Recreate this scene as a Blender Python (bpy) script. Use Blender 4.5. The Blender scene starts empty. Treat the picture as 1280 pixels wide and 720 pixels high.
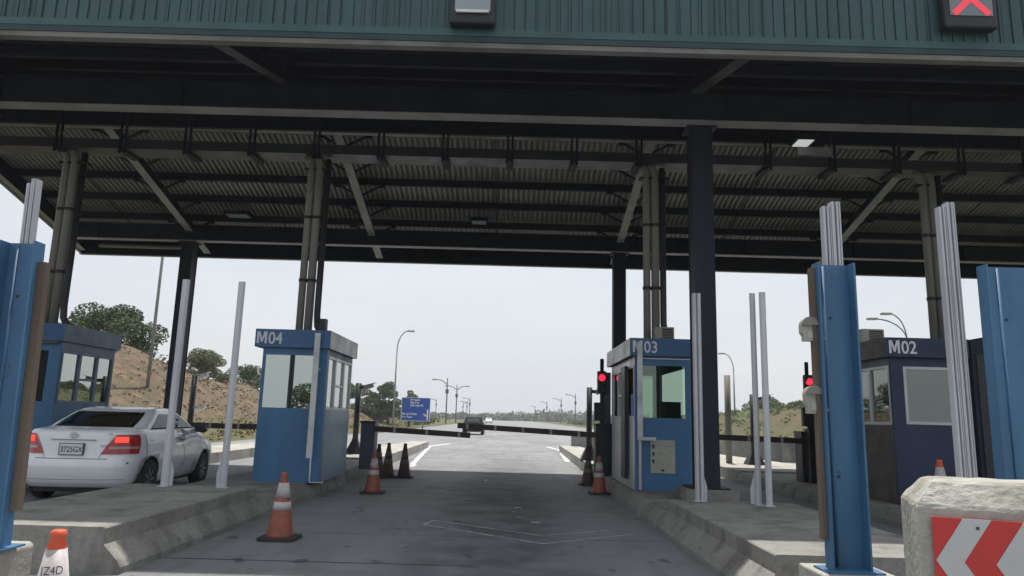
import bpy, bmesh, math, random
from math import radians as R, sin, cos, pi
from mathutils import Vector, Matrix
random.seed(7)
S = bpy.context.scene
C = S.collection

# ------------------------------------------------------------------ materials
def newmat(name):
    m = bpy.data.materials.new(name); m.use_nodes = True
    nt = m.node_tree; b = nt.nodes['Principled BSDF']
    return m, nt, b
def N(nt, typ, **kw):
    n = nt.nodes.new(typ)
    for k, v in kw.items():
        if k.startswith('i_'): n.inputs[k[2:].replace('_', ' ')].default_value = v
        else: setattr(n, k, v)
    return n
def mixc(nt, fac, a, b, mode='MIX'):
    n = nt.nodes.new('ShaderNodeMix'); n.data_type = 'RGBA'; n.blend_type = mode
    for sock, v in ((0, fac), (6, a), (7, b)):
        if hasattr(v, 'is_linked') or hasattr(v, 'links'): nt.links.new(v, n.inputs[sock])
        elif sock == 0: n.inputs[0].default_value = v
        else: n.inputs[sock].default_value = (*v, 1)
    return n.outputs[2]
def ramp(nt, src, a, b, lo=0., hi=1.):
    n = nt.nodes.new('ShaderNodeMapRange'); n.clamp = True
    nt.links.new(src, n.inputs[0]); n.inputs[1].default_value = a; n.inputs[2].default_value = b
    n.inputs[3].default_value = lo; n.inputs[4].default_value = hi
    return n.outputs[0]
def noise(nt, scale, detail=4, stretch=(1, 1, 1), rough=.55, space='Object'):
    tc = nt.nodes.new('ShaderNodeTexCoord'); mp = nt.nodes.new('ShaderNodeMapping')
    mp.inputs['Scale'].default_value = stretch
    nt.links.new(tc.outputs[space], mp.inputs[0])
    n = nt.nodes.new('ShaderNodeTexNoise'); n.inputs['Scale'].default_value = scale
    n.inputs['Detail'].default_value = detail; n.inputs['Roughness'].default_value = rough
    nt.links.new(mp.outputs[0], n.inputs['Vector'])
    return n.outputs[0]
def paint(name, col, dirt=None, rough=.5, metal=0., scale=3., amt=.5, fine=40., bump=.0, streak=False, spec=.5, coat=0., chips=None):
    m, nt, b = newmat(name)
    dirt = dirt or tuple(c*.55 for c in col)
    n1 = noise(nt, scale, 5, (1, 1, .15) if streak else (1, 1, 1))
    n2 = noise(nt, fine, 3)
    f1 = ramp(nt, n1, .42, .72, 0, amt)
    c = mixc(nt, f1, col, dirt)
    f2 = ramp(nt, n2, .35, .7, 0, amt*.35)
    c = mixc(nt, f2, c, dirt)
    if chips:
        n5 = noise(nt, chips[0], 8, (1, 1, .6), .65)
        c = mixc(nt, ramp(nt, n5, chips[1], chips[1]+.03, 0, .8), c, (.075, .045, .03))
        n6 = noise(nt, chips[0]*.35, 6, (1, 1, .3), .6)
        c = mixc(nt, ramp(nt, n6, .5, .75, 0, .35), c, tuple(min(1, k*1.6+.03) for k in col))
    nt.links.new(c, b.inputs['Base Color'])
    b.inputs['Metallic'].default_value = metal
    b.inputs['Specular IOR Level'].default_value = spec
    b.inputs['Coat Weight'].default_value = coat
    b.inputs['Coat Roughness'].default_value = .08
    nt.links.new(ramp(nt, n1, .3, .7, max(0, rough-.08), min(1, rough+.12)), b.inputs['Roughness'])
    if bump:
        bp = nt.nodes.new('ShaderNodeBump'); bp.inputs['Strength'].default_value = bump; bp.inputs['Distance'].default_value = .02
        nt.links.new(n2, bp.inputs['Height']); nt.links.new(bp.outputs[0], b.inputs['Normal'])
    return m
def emit(name, col, strength, base=(.02, .02, .02)):
    m, nt, b = newmat(name)
    b.inputs['Base Color'].default_value = (*base, 1)
    b.inputs['Emission Color'].default_value = (*col, 1); b.inputs['Emission Strength'].default_value = strength
    return m
def glass(name, tint, refl=.5, trans=.4, body=(.02, .03, .03), rough=.01):
    """tinted pane: see-through part, body colour part, mirror part by fresnel"""
    m, nt, b = newmat(name)
    out = nt.nodes['Material Output']
    tr = N(nt, 'ShaderNodeBsdfTransparent'); tr.inputs[0].default_value = (*tint, 1)
    b.inputs['Base Color'].default_value = (*body, 1); b.inputs['Roughness'].default_value = rough
    gl = N(nt, 'ShaderNodeBsdfGlossy'); gl.inputs[0].default_value = (.88, .97, .89, 1); gl.inputs['Roughness'].default_value = rough
    m1 = N(nt, 'ShaderNodeMixShader'); m1.inputs[0].default_value = trans
    nt.links.new(b.outputs[0], m1.inputs[1]); nt.links.new(tr.outputs[0], m1.inputs[2])
    fr = N(nt, 'ShaderNodeFresnel'); fr.inputs[0].default_value = 1.5
    f = ramp(nt, fr.outputs[0], 0, 1, refl, 1)
    m2 = N(nt, 'ShaderNodeMixShader'); nt.links.new(f, m2.inputs[0])
    nt.links.new(m1.outputs[0], m2.inputs[1]); nt.links.new(gl.outputs[0], m2.inputs[2])
    nt.links.new(m2.outputs[0], out.inputs[0])
    return m
def leafmat(name, a, b_, c_):
    m, nt, b = newmat(name)
    n1 = noise(nt, .9, 3); n2 = noise(nt, 7, 2)
    c = mixc(nt, ramp(nt, n1, .4, .62), a, b_)
    c = mixc(nt, ramp(nt, n2, .5, .72), c, c_)
    nt.links.new(c, b.inputs['Base Color']); b.inputs['Roughness'].default_value = .75
    b.inputs['Specular IOR Level'].default_value = .2
    return m

def concrete(name, a, b_, dark, streaks=.6, bump=.35):
    m, nt, b = newmat(name)
    n1 = noise(nt, 1.1, 6); n2 = noise(nt, 22, 5); n3 = noise(nt, 2.6, 6, (1, 1, .12)); n4 = noise(nt, 7, 5)
    c = mixc(nt, ramp(nt, n1, .35, .65), a, b_)
    c = mixc(nt, ramp(nt, n3, .50, .70, 0, streaks), c, dark)
    c = mixc(nt, ramp(nt, n4, .55, .75, 0, .35), c, dark)
    c = mixc(nt, ramp(nt, n2, .45, .75, 0, .30), c, dark)
    nt.links.new(c, b.inputs['Base Color']); b.inputs['Roughness'].default_value = .88
    b.inputs['Specular IOR Level'].default_value = .25
    bp = nt.nodes.new('ShaderNodeBump'); bp.inputs['Strength'].default_value = bump; bp.inputs['Distance'].default_value = .03
    nt.links.new(n2, bp.inputs['Height']); nt.links.new(bp.outputs[0], b.inputs['Normal'])
    return m
def roadmat(name):
    m, nt, b = newmat(name)
    n1 = noise(nt, .35, 6, (1, .35, 1)); n2 = noise(nt, 60, 4); n3 = noise(nt, 1.6, 5); n4 = noise(nt, .9, 5, (3, .25, 1))
    c = mixc(nt, ramp(nt, n1, .35, .68), (.235, .24, .245), (.175, .18, .187))
    c = mixc(nt, ramp(nt, n3, .50, .72, 0, .45), c, (.12, .12, .12))
    c = mixc(nt, ramp(nt, n4, .52, .70, 0, .45), c, (.12, .12, .12))
    c = mixc(nt, ramp(nt, n2, .45, .75, 0, .35), c, (.11, .11, .11))
    # traffic lane: rubbed-in oil band along the middle of the lane, and cross joints
    tc = nt.nodes.new('ShaderNodeTexCoord'); sx = nt.nodes.new('ShaderNodeSeparateXYZ')
    nt.links.new(tc.outputs['Object'], sx.inputs[0])
    def M(op, a, v=None, w=None):
        n = nt.nodes.new('ShaderNodeMath'); n.operation = op
        for i, t in enumerate((a, v, w)):
            if t is None: continue
            if isinstance(t, (int, float)): n.inputs[i].default_value = t
            else: nt.links.new(t, n.inputs[i])
        return n.outputs[0]
    ax = M('ABSOLUTE', M('ADD', sx.outputs[0], .1))
    near = ramp(nt, sx.outputs[1], 17, 30, 1, 0)
    band = M('MULTIPLY', ramp(nt, ax, .3, 1.4, .85, 0), near)
    band = M('MULTIPLY', band, ramp(nt, n3, .3, .6, .35, 1))
    c = mixc(nt, band, c, (.055, .058, .065))
    n7 = noise(nt, 3.3, 3, (1, .7, 1), .4)
    c = mixc(nt, ramp(nt, n7, .66, .70, 0, .65), c, (.045, .045, .05))
    # joints
    fy = M('ABSOLUTE', M('SUBTRACT', M('FRACT', M('DIVIDE', M('ADD', sx.outputs[1], .0), 6.2)), .5))
    j = ramp(nt, fy, .0015, .003, .75, 0)
    c = mixc(nt, j, c, (.05, .05, .05))
    nt.links.new(c, b.inputs['Base Color'])
    nt.links.new(ramp(nt, n1, .3, .7, .7, .92), b.inputs['Roughness'])
    b.inputs['Specular IOR Level'].default_value = .3
    bp = nt.nodes.new('ShaderNodeBump'); bp.inputs['Strength'].default_value = .3; bp.inputs['Distance'].default_value = .01
    nt.links.new(n2, bp.inputs['Height']); nt.links.new(bp.outputs[0], b.inputs['Normal'])
    return m

M = {}
M['road'] = roadmat('road_surface')
M['conc'] = concrete('stained_concrete', (.29, .285, .26), (.215, .21, .19), (.06, .06, .055))
M['conc_top'] = concrete('island_top_concrete', (.25, .245, .225), (.18, .175, .165), (.08, .08, .08), .3)
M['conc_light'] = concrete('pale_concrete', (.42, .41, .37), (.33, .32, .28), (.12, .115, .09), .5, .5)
M['dirt'] = None
M['blue'] = paint('blue_booth_paint', (.052, .165, .325), (.040, .10, .18), .5, amt=.7, scale=1.6, streak=True, fine=12, chips=(4, .70))
M['blue_fascia'] = paint('blue_fascia_paint', (.042, .125, .275), (.03, .08, .16), .45, amt=.4, scale=2)
M['navy'] = paint('navy_booth_paint', (.014, .027, .078), (.008, .012, .035), .5, amt=.5, scale=2)
M['post_blue'] = paint('blue_post_paint', (.052, .155, .285), (.04, .085, .15), .5, amt=.65, scale=2.2, streak=True, fine=25, chips=(9, .66))
M['rust'] = paint('rusty_tan_primer', (.145, .115, .085), (.08, .05, .035), .8, amt=.8, scale=5, streak=True)
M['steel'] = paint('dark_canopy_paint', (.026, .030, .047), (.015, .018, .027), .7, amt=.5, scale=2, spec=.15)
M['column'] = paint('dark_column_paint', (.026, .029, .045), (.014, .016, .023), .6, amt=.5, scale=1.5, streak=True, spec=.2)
M['flange'] = paint('bounce_lit_grey_paint', (.34, .34, .33), (.16, .16, .16), .7, amt=.6, scale=1.2, spec=.2)  # grey paint, made paler for light bounced up from the road
M['dim_flange'] = paint('shaded_flange_paint', (.07, .07, .075), (.03, .03, .035), .8, amt=.8, scale=1)  # darker copy for front rafters; the front slope's shade is in the colour
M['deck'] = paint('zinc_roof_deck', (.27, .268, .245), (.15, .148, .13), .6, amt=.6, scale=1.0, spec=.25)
M['deck_dark'] = paint('shaded_front_deck', (.024, .028, .042), (.015, .017, .025), .8, amt=.5, scale=.6, spec=.1)  # near-black colour stands for shade under the front slope
M['roof_top'] = paint('white_roof_sheet', (.5, .5, .5))
M['green'] = paint('green_fascia_sheet', (.032, .082, .090), (.018, .045, .052), .45, amt=.5, scale=1.0, streak=True)
M['green_trim'] = paint('green_fascia_trim', (.036, .095, .102), (.02, .05, .055), .45, amt=.5, scale=1.5)
M['green_dark'] = paint('green_drip_rib_shade', (.010, .040, .045), (.008, .02, .025), .5, amt=.4)
M['gutter'] = paint('dull_grey_gutter', (.20, .20, .185), (.07, .07, .06), .6, amt=.9, scale=.9)
M['zinc'] = paint('galvanised_steel', (.56, .57, .60), (.36, .37, .40), .5, metal=.3, amt=.7, scale=2.5, streak=True, fine=18)
M['zinc_dark'] = paint('groove_shadow_zinc', (.16, .17, .19), (.08, .08, .09), .5, metal=.5, amt=.5)
M['tube'] = paint('grey_conduit', (.26, .26, .24), (.15, .14, .115), .55, amt=.6, scale=1.5, streak=True)
M['tube_dark'] = paint('dark_conduit', (.035, .037, .045), None, .5, amt=.4)
M['alu'] = paint('window_aluminium', (.46, .48, .50), (.30, .31, .32), .35, metal=.4, amt=.3)
M['stainless'] = paint('brushed_panel', (.52, .53, .52), (.28, .31, .32), .38, metal=.35, amt=.8, scale=1.4, streak=True)
M['silverfas'] = paint('silver_fascia', (.62, .63, .64), (.28, .28, .28), .45, metal=.2, amt=.7, scale=2.2)
M['brown'] = paint('grimy_brown_panel', (.085, .078, .066), (.04, .036, .03), .6, amt=.9, scale=3)
M['bluegrey'] = paint('blue_grey_frame', (.11, .17, .25), (.07, .10, .15), .5)
M['bluepanel'] = paint('blue_grey_sheet', (.13, .23, .36), (.20, .27, .33), .38, metal=.15, amt=.9, scale=1.3, streak=True)
M['black'] = paint('black_housing', (.014, .015, .019), (.03, .03, .03), .5, amt=.4)
M['cabinet'] = paint('grey_cabinet_paint', (.075, .085, .115), (.04, .045, .06), .5, amt=.5)
M['white'] = paint('white_paint', (.78, .78, .76), (.45, .44, .40), .6, amt=.5, scale=6)
M['mark'] = paint('worn_road_paint', (.72, .72, .70), (.28, .28, .27), .8, amt=.9, scale=8)
M['mark_thin'] = paint('thin_worn_road_paint', (.52, .52, .50), (.16, .16, .165), .8, amt=1., scale=5)
M['letter'] = paint('pale_lettering', (.66, .68, .74), (.5, .52, .58), .5, amt=.3)
M['notice'] = paint('pale_notice_sheet', (.40, .42, .36), (.30, .32, .27), .5, amt=.4)
M['ink'] = paint('dark_print', (.04, .05, .06), None, .6)
M['stickerblue'] = paint('blue_sticker', (.02, .06, .40), None, .5)
M['orange'] = paint('faded_orange_plastic', (.33, .095, .06), (.12, .055, .045), .6, amt=.7, scale=6, fine=30)
M['orange_bright'] = paint('bright_orange_plastic', (.70, .10, .035), (.38, .07, .035), .55, amt=.5, scale=8)
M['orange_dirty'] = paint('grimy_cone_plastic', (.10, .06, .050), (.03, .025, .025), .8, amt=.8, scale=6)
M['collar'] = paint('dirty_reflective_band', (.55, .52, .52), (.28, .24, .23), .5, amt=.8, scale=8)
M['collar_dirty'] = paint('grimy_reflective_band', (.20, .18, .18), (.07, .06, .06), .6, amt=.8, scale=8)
M['rubber'] = paint('black_rubber', (.025, .025, .025), (.06, .055, .05), .8, amt=.6)
M['red'] = paint('red_retroreflective', (.55, .035, .030), (.36, .04, .035), .4, amt=.4, scale=3)
M['chev_white'] = paint('grey_white_retroreflective', (.50, .51, .50), (.36, .37, .36), .4, amt=.4, scale=3)
M['boom'] = paint('boom_dark_paint', (.030, .022, .022), (.07, .04, .035), .5, amt=.6, scale=5)
M['signblue'] = paint('motorway_blue', (.012, .070, .36), (.01, .05, .24), .45, amt=.3)
M['pole'] = paint('weathered_pole', (.10, .10, .095), (.06, .055, .05), .8, amt=.5)
M['lamp'] = paint('galvanised_lamp_pole', (.26, .27, .27), (.15, .15, .15), .55, metal=.2, amt=.4)
M['beige'] = paint('beige_housing', (.36, .35, .30), (.20, .19, .16), .5, amt=.4)
M['carwhite'] = paint('white_car_paint', (.80, .82, .84), (.68, .69, .69), .28, amt=.5, scale=2., coat=.6)
M['carblack'] = paint('black_car_paint', (.010, .010, .014), None, .7, coat=.0, spec=.1)
M['bumpgap'] = paint('panel_gap', (.03, .03, .03), None, .7)
M['carglass'] = glass('dark_car_glass', (.25, .28, .27), .04, .06, (.006, .007, .008))
M['carglass_side'] = paint('side_car_glass', (.018, .022, .020), None, .12, spec=.25)
M['tyre'] = paint('tyre_rubber', (.018, .018, .018), (.04, .038, .035), .85, amt=.5)
M['rim'] = paint('wheel_rim', (.32, .32, .33), (.16, .15, .14), .4, metal=.6, amt=.5)
M['redlens'] = paint('red_lamp_lens', (.42, .015, .02), (.25, .01, .015), .15, amt=.3, coat=.5)
M['redlit'] = emit('lit_brake_lamp', (1, .07, .05), 1.1, (.5, .02, .02))
M['clearlens'] = paint('clear_lamp_lens', (.50, .36, .33), (.3, .1, .1), .15, amt=.6, coat=.5)
M['chrome'] = paint('chrome', (.55, .56, .58), None, .2, metal=.9, amt=.2)
M['plate'] = paint('plate_white', (.66, .68, .66), (.5, .5, .5), .4, amt=.3)
M['plateink'] = paint('plate_ink', (.03, .05, .10), None, .5)
M['sig_red'] = emit('lit_red_signal', (1, .015, .04), 2.2)
M['sig_x'] = emit('lit_red_cross', (1, .06, .10), .75)
M['sig_off'] = paint('signal_screen', (.20, .23, .25), (.15, .17, .19), .4, amt=.3)
M['sig_pale'] = paint('pale_signal_screen', (.30, .34, .38), (.24, .27, .30), .35, amt=.3)
M['lamp_lit'] = emit('lit_tube_diffuser', (.95, 1, .98), .42, (.5, .5, .5))
M['win_green'] = glass('green_mirror_glass', (.35, .45, .38), .48, .0, (.03, .04, .033))
M['win_side'] = glass('silvery_mirror_glass', (.5, .55, .52), .45, .5, (.02, .025, .025))
M['win_dark'] = glass('dark_reflection_glass', (.35, .38, .40), .12, .5, (.01, .012, .014))  # dark tint stands for dark surroundings mirrored in the M02 panes
M['win_clear'] = glass('clear_booth_glass', (.68, .80, .70), .06, .9, (.02, .025, .022))
M['leaf_a'] = leafmat('leaf_dark_green', (.080, .125, .055), (.050, .085, .038), (.12, .165, .075))
M['leaf_b'] = leafmat('leaf_mid_green', (.110, .155, .062), (.07, .11, .042), (.155, .19, .09))
M['leaf_c'] = leafmat('leaf_pale_dry', (.17, .19, .10), (.12, .14, .07), (.24, .24, .15))
M['grass'] = leafmat('dry_grass_blades', (.115, .105, .055), (.15, .115, .07), (.075, .085, .035))
M['leaf_far'] = leafmat('leaf_far_green', (.075, .095, .045), (.10, .10, .06), (.06, .08, .035))
M['bark'] = paint('grey_bark', (.12, .10, .08), None, .9)

# ------------------------------------------------------------------ mesh helper
class MB:
    def __init__(s): s.bm = bmesh.new(); s.mats = []; s.mi = 0
    def use(s, m):
        if m not in s.mats: s.mats.append(m)
        s.mi = s.mats.index(m); return s
    def _f(s, vs, smooth=False):
        try:
            f = s.bm.faces.new(vs); f.material_index = s.mi; f.smooth = smooth; return f
        except ValueError: return None
    def box(s, x0, x1, y0, y1, z0, z1):
        v = [s.bm.verts.new(p) for p in ((x0,y0,z0),(x1,y0,z0),(x1,y1,z0),(x0,y1,z0),(x0,y0,z1),(x1,y0,z1),(x1,y1,z1),(x0,y1,z1))]
        for q in ((0,3,2,1),(4,5,6,7),(0,1,5,4),(1,2,6,5),(2,3,7,6),(3,0,4,7)): s._f([v[i] for i in q])
        return s
    def obox(s, p0, p1, w, h, up=(0, 0, 1)):
        """bar from p0 to p1, width w (sideways), height h (along up)"""
        p0, p1 = Vector(p0), Vector(p1); d = (p1-p0).normalized(); u = Vector(up)
        sd = d.cross(u).normalized(); u = sd.cross(d).normalized()
        vs = []
        for p in (p0, p1):
            for a, b in ((-1,-1),(1,-1),(1,1),(-1,1)): vs.append(s.bm.verts.new(p + sd*a*w/2 + u*b*h/2))
        for q in ((0,1,2,3),(7,6,5,4),(0,4,5,1),(1,5,6,2),(2,6,7,3),(3,7,4,0)): s._f([vs[i] for i in q])
        return s
    def prism(s, poly, a0, a1, axis='y', smooth=False):
        def P(u, v, a): return {'y': (u, a, v), 'x': (a, u, v), 'z': (u, v, a)}[axis]
        A = [s.bm.verts.new(P(u, v, a0)) for u, v in poly]; B = [s.bm.verts.new(P(u, v, a1)) for u, v in poly]
        n = len(poly)
        for i in range(n): s._f([A[i], A[(i+1) % n], B[(i+1) % n], B[i]], smooth)
        s._f(A[::-1]); s._f(B); return s
    def tube(s, pts, r, n=8, r1=None, cap=True):
        pts = [Vector(p) for p in pts]; rings = []; prev = None
        for i, p in enumerate(pts):
            d = (pts[min(i+1, len(pts)-1)] - pts[max(i-1, 0)]).normalized()
            ref = prev if prev is not None and abs(prev.dot(d)) < .95 else (Vector((1, 0, 0)) if abs(d.x) < .9 else Vector((0, 1, 0)))
            u = (ref - d*ref.dot(d)).normalized(); prev = u; w = d.cross(u)
            rr = r if r1 is None else r + (r1-r)*i/(len(pts)-1)
            rings.append([s.bm.verts.new(p + (u*cos(2*pi*k/n) + w*sin(2*pi*k/n))*rr) for k in range(n)])
        for a, b in zip(rings, rings[1:]):
            for k in range(n): s._f([a[k], a[(k+1) % n], b[(k+1) % n], b[k]], True)
        if cap: s._f(rings[0][::-1]); s._f(rings[-1])
        return s
    def lathe(s, prof, cx=0, cy=0, n=20, ax='z', ang=0):
        rings = []
        for r, z in prof:
            ring = []
            for k in range(n):
                a = 2*pi*k/n + ang
                if ax == 'z': ring.append(s.bm.verts.new((cx + r*cos(a), cy + r*sin(a), z)))
                else: ring.append(s.bm.verts.new((z, cx + r*cos(a), cy + r*sin(a))))
            rings.append(ring)
        for a, b in zip(rings, rings[1:]):
            for k in range(n): s._f([a[k], a[(k+1) % n], b[(k+1) % n], b[k]], n > 6)
        s._f(rings[0][::-1]); s._f(rings[-1]); return s
    def quad(s, *p, smooth=False):
        s._f([s.bm.verts.new(q) for q in p], smooth); return s
    def mesh(s, name):
        bmesh.ops.recalc_face_normals(s.bm, faces=s.bm.faces)
        me = bpy.data.meshes.new(name); s.bm.to_mesh(me); s.bm.free()
        return me
    def build(s, name, m=None, parent=None, world=True, bevel=0, recalc=True):
        if recalc: bmesh.ops.recalc_face_normals(s.bm, faces=s.bm.faces)
        me = bpy.data.meshes.new(name); s.bm.to_mesh(me); s.bm.free()
        ms = s.mats or ([m] if m else [])
        for k in ms: me.materials.append(M[k] if isinstance(k, str) else k)
        o = bpy.data.objects.new(name, me); C.objects.link(o)
        if parent:
            o.parent = parent
            if world: 
                p = parent; off = Vector()
                while p: off += p.location; p = p.parent
                o.location = -off
        if bevel:
            b = o.modifiers.new('bevel', 'BEVEL'); b.width = bevel; b.segments = 2; b.limit_method = 'ANGLE'
        return o
def tag(o, label=None, cat=None, group=None, kind=None):
    if label: o['label'] = label
    if cat: o['category'] = cat
    if group: o['group'] = group
    if kind: o['kind'] = kind
    return o
def thing(name, label, cat, loc=(0, 0, 0), group=None):
    o = bpy.data.objects.new(name, None); C.objects.link(o); o.location = loc; o.empty_display_size = .2
    return tag(o, label, cat, group)
def kids(o): return [c for c in bpy.data.objects if c.parent == o]
def copy_tree(o, parent=None):
    ch = kids(o); c = o.copy(); C.objects.link(c)
    if parent: c.parent = parent
    for k in ch: copy_tree(k, c)
    return c
def text(s, size, m, parent, loc, rot=(pi/2, 0, 0), off=.012, name='lettering', ext=.003, xs=1., ys=1., align='LEFT'):
    cu = bpy.data.curves.new(name, 'FONT'); cu.body = s; cu.size = size; cu.extrude = ext; cu.offset = off*size; cu.align_x = align
    t = bpy.data.objects.new(name, cu); C.objects.link(t)
    dg = bpy.context.evaluated_depsgraph_get(); dg.update()
    me = bpy.data.meshes.new_from_object(t.evaluated_get(dg)); bpy.data.objects.remove(t)
    me.transform(Matrix.Diagonal((xs, ys, 1, 1)))
    me.materials.clear(); me.materials.append(M[m])
    o = bpy.data.objects.new(name, me); C.objects.link(o); o.rotation_euler = rot
    o.parent = parent; p = parent; offv = Vector()
    while p: offv += p.location; p = p.parent
    o.location = Vector(loc) - offv
    return o

# ------------------------------------------------------------------ ground
def groundmat():
    m, nt, b = newmat('grassy_ground')
    n1 = noise(nt, .06, 6); n2 = noise(nt, 1.5, 5)
    c = mixc(nt, ramp(nt, n1, .4, .6), (.075, .095, .035), (.115, .10, .055))
    c = mixc(nt, ramp(nt, n2, .4, .7, 0, .6), c, (.07, .085, .035))
    nt.links.new(c, b.inputs['Base Color']); b.inputs['Roughness'].default_value = .95; b.inputs['Specular IOR Level'].default_value = .1
    return m
def hillmat():
    m, nt, b = newmat('red_earth_bank')
    n1 = noise(nt, .16, 6, (1, 1, 2)); n2 = noise(nt, .9, 6, (1, 1, 2.5)); n3 = noise(nt, 3.2, 7, rough=.7)
    c = mixc(nt, ramp(nt, n1, .38, .6), (.155, .108, .085), (.130, .105, .078))
    c = mixc(nt, ramp(nt, n2, .54, .62, 0, .85), c, (.21, .14, .09))
    c = mixc(nt, ramp(nt, n2, .46, .36, 0, .9), c, (.105, .105, .05))
    c = mixc(nt, ramp(nt, n3, .45, .62, 0, .75), c, (.075, .068, .04))
    # grass towards the foot and the crest
    tc = nt.nodes.new('ShaderNodeTexCoord'); sx = nt.nodes.new('ShaderNodeSeparateXYZ'); nt.links.new(tc.outputs['Object'], sx.inputs[0])
    f = ramp(nt, sx.outputs[2], .2, 1.5, .8, 0)
    c = mixc(nt, f, c, (.115, .11, .05))
    nt.links.new(c, b.inputs['Base Color']); b.inputs['Roughness'].default_value = .95; b.inputs['Specular IOR Level'].default_value = .1
    bp = nt.nodes.new('ShaderNodeBump'); bp.inputs['Strength'].default_value = .6; bp.inputs['Distance'].default_value = .15
    nt.links.new(n3, bp.inputs['Height']); nt.links.new(bp.outputs[0], b.inputs['Normal'])
    return m
def bankmat():
    m, nt, b = newmat('grassy_bank')
    n1 = noise(nt, .12, 6); n2 = noise(nt, 1.3, 7, (1, 1, 2), .65)
    c = mixc(nt, ramp(nt, n1, .42, .6), (.085, .100, .042), (.115, .088, .058))
    c = mixc(nt, ramp(nt, n2, .42, .62, 0, .7), c, (.055, .068, .028))
    nt.links.new(c, b.inputs['Base Color']); b.inputs['Roughness'].default_value = .95; b.inputs['Specular IOR Level'].default_value = .1
    return m
M['bank'] = bankmat(); M['ground'] = groundmat(); M['hill'] = hillmat()
tag(MB().box(-1500, 1500, -400, 2600, -.6, -.03).build('ground', 'ground'), kind='structure')
tag(MB().quad((-13.5, -30, .0), (12.6, -30, .0), (12.6, 48, .0), (-13.5, 48, .0)).build('toll_plaza', 'road', recalc=False), kind='structure')
g = MB()
pr = None
for (y, xl, xr) in ((48, -13.5, 12.6), (60, -10.4, 13), (110, -11.2, 15), (200, -11.5, 15), (436, -12, 15)):
    if pr: g.quad((pr[1], pr[0], -.004), (pr[2], pr[0], -.004), (xr, y, -.004), (xl, y, -.004))
    pr = (y, xl, xr)
tag(g.build('road', 'road'), kind='structure')
def hill_h(x, y):
    # left embankment: foot near x=-14, crest near x=-25
    h = 0
    if x < 0:
        crest = 5.3 if y < 45 else (5.3 - (y-45)*.075 if y < 70 else max(1.2, 3.45 - (y-70)*.012))
        if y < 32: crest *= max(0, (y-18)/14)
        fx = -14.2 - max(0, 40-y)*.08
        t = min(1, max(0, (fx-x)/11)); t = t*t*(3-2*t)
        h = crest*t*(.95 + .08*sin(y*.31)+.05*sin(y*.83+x*.4)) + .12*sin(x*1.3+y*.7)*t + .10*sin(y*1.9+x)*t
        if x < -32: h -= (-32-x)*.06
    else:
        fx = 14.5
        crest = 3.1 if y < 75 else 3.1 - (y-75)*.02
        if y < 45: crest *= max(0, (y-30)/15)
        t = min(1, max(0, (x-fx)/12)); t = t*t*(3-2*t)
        h = max(0, crest)*t + .08*sin(x*1.1+y*.6)*t
    return h - .05
for nm, xs in (('embankment', [-14-i*.9 for i in range(38)]), ('embankment', [14+i*1.2 for i in range(32)])):
    g = MB(); ys = [16+i*1.3 for i in range(48)] + [79+i*6 for i in range(26)]
    grid = [[g.bm.verts.new((x, y, hill_h(x, y))) for x in xs] for y in ys]
    for a, b in zip(grid, grid[1:]):
        for i in range(len(xs)-1): g._f([a[i], a[i+1], b[i+1], b[i]], True)
    o = g.build(nm, 'hill' if xs[0] < 0 else 'bank', recalc=True)
    if o.data.polygons[0].normal.z < 0: o.data.flip_normals()
    tag(o, kind='structure')

# road markings
tag(MB().box(-2.86, -2.72, 21.5, 22.3, .001, .004).prism([(-2.95, 22.3), (-2.80, 22.3), (-3.75, 36.0), (-3.92, 36.0)], .002, .005, 'z').prism([(-3.92, 36.0), (-3.75, 36.0), (-3.1, 40.5), (-3.3, 40.6)], .002, .005, 'z').build('lane_marking', 'mark'), kind='structure')
tag(MB().prism([(2.02, 26.0), (2.2, 26.0), (2.62, 35.6), (2.42, 35.6)], .002, .005, 'z').prism([(2.42, 35.6), (2.62, 35.6), (2.2, 39.5), (2.0, 39.5)], .002, .005, 'z').build('lane_marking', 'mark'), kind='structure')
def strokes(pts, w, z0=.002, z1=.005):
    g = MB()
    for a, b in zip(pts, pts[1:]):
        g.obox((a[0], a[1], (z0+z1)/2), (b[0], b[1], (z0+z1)/2), w, z1-z0)
    return g
g = MB()
for a, b, w in (((-1.11, 10.19), (.44, 8.91), .028), ((-1.02, 10.62), (.46, 9.51), .022), ((-1.12, 10.18), (-1.02, 10.62), .035), ((.44, 8.91), (1.68, 9.84), .022), ((.46, 9.51), (1.52, 10.2), .022)):
    g.obox((a[0], a[1], .0035), (b[0], b[1], .0035), w, .003)
tag(g.build('chevron_marking', 'mark_thin'), kind='structure')
g = MB()
for (x, y, w, l) in ((-2.2, 14.9, .75, .045), (-1.45, 14.75, .4, .03), (1.55, 16.6, .32, .05), (.42, 10.7, .13, .05), (.19, 12.4, .12, .04), (.2, 11.2, .1, .02), (.12, 11.8, .03, .03), (-.5, 17.5, .05, .2), (-1.6, 25.8, 1.6, .06), (.2, 29.2, 3.8, .06)):
    g.box(x-w/2, x+w/2, y-l/2, y+l/2, .001, .004)
tag(g.build('paint_flecks', 'mark'), kind='structure')
g = MB()
for y in (26.2, 29.6, 33.5): g.box(-3.2, 2.2, y-.03, y+.03, .0008, .0024)
g.box(-3.38, -.3, 7.50, 7.525, .0008, .0024)
tag(g.build('expansion_joint', 'bumpgap'), kind='structure')

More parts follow.
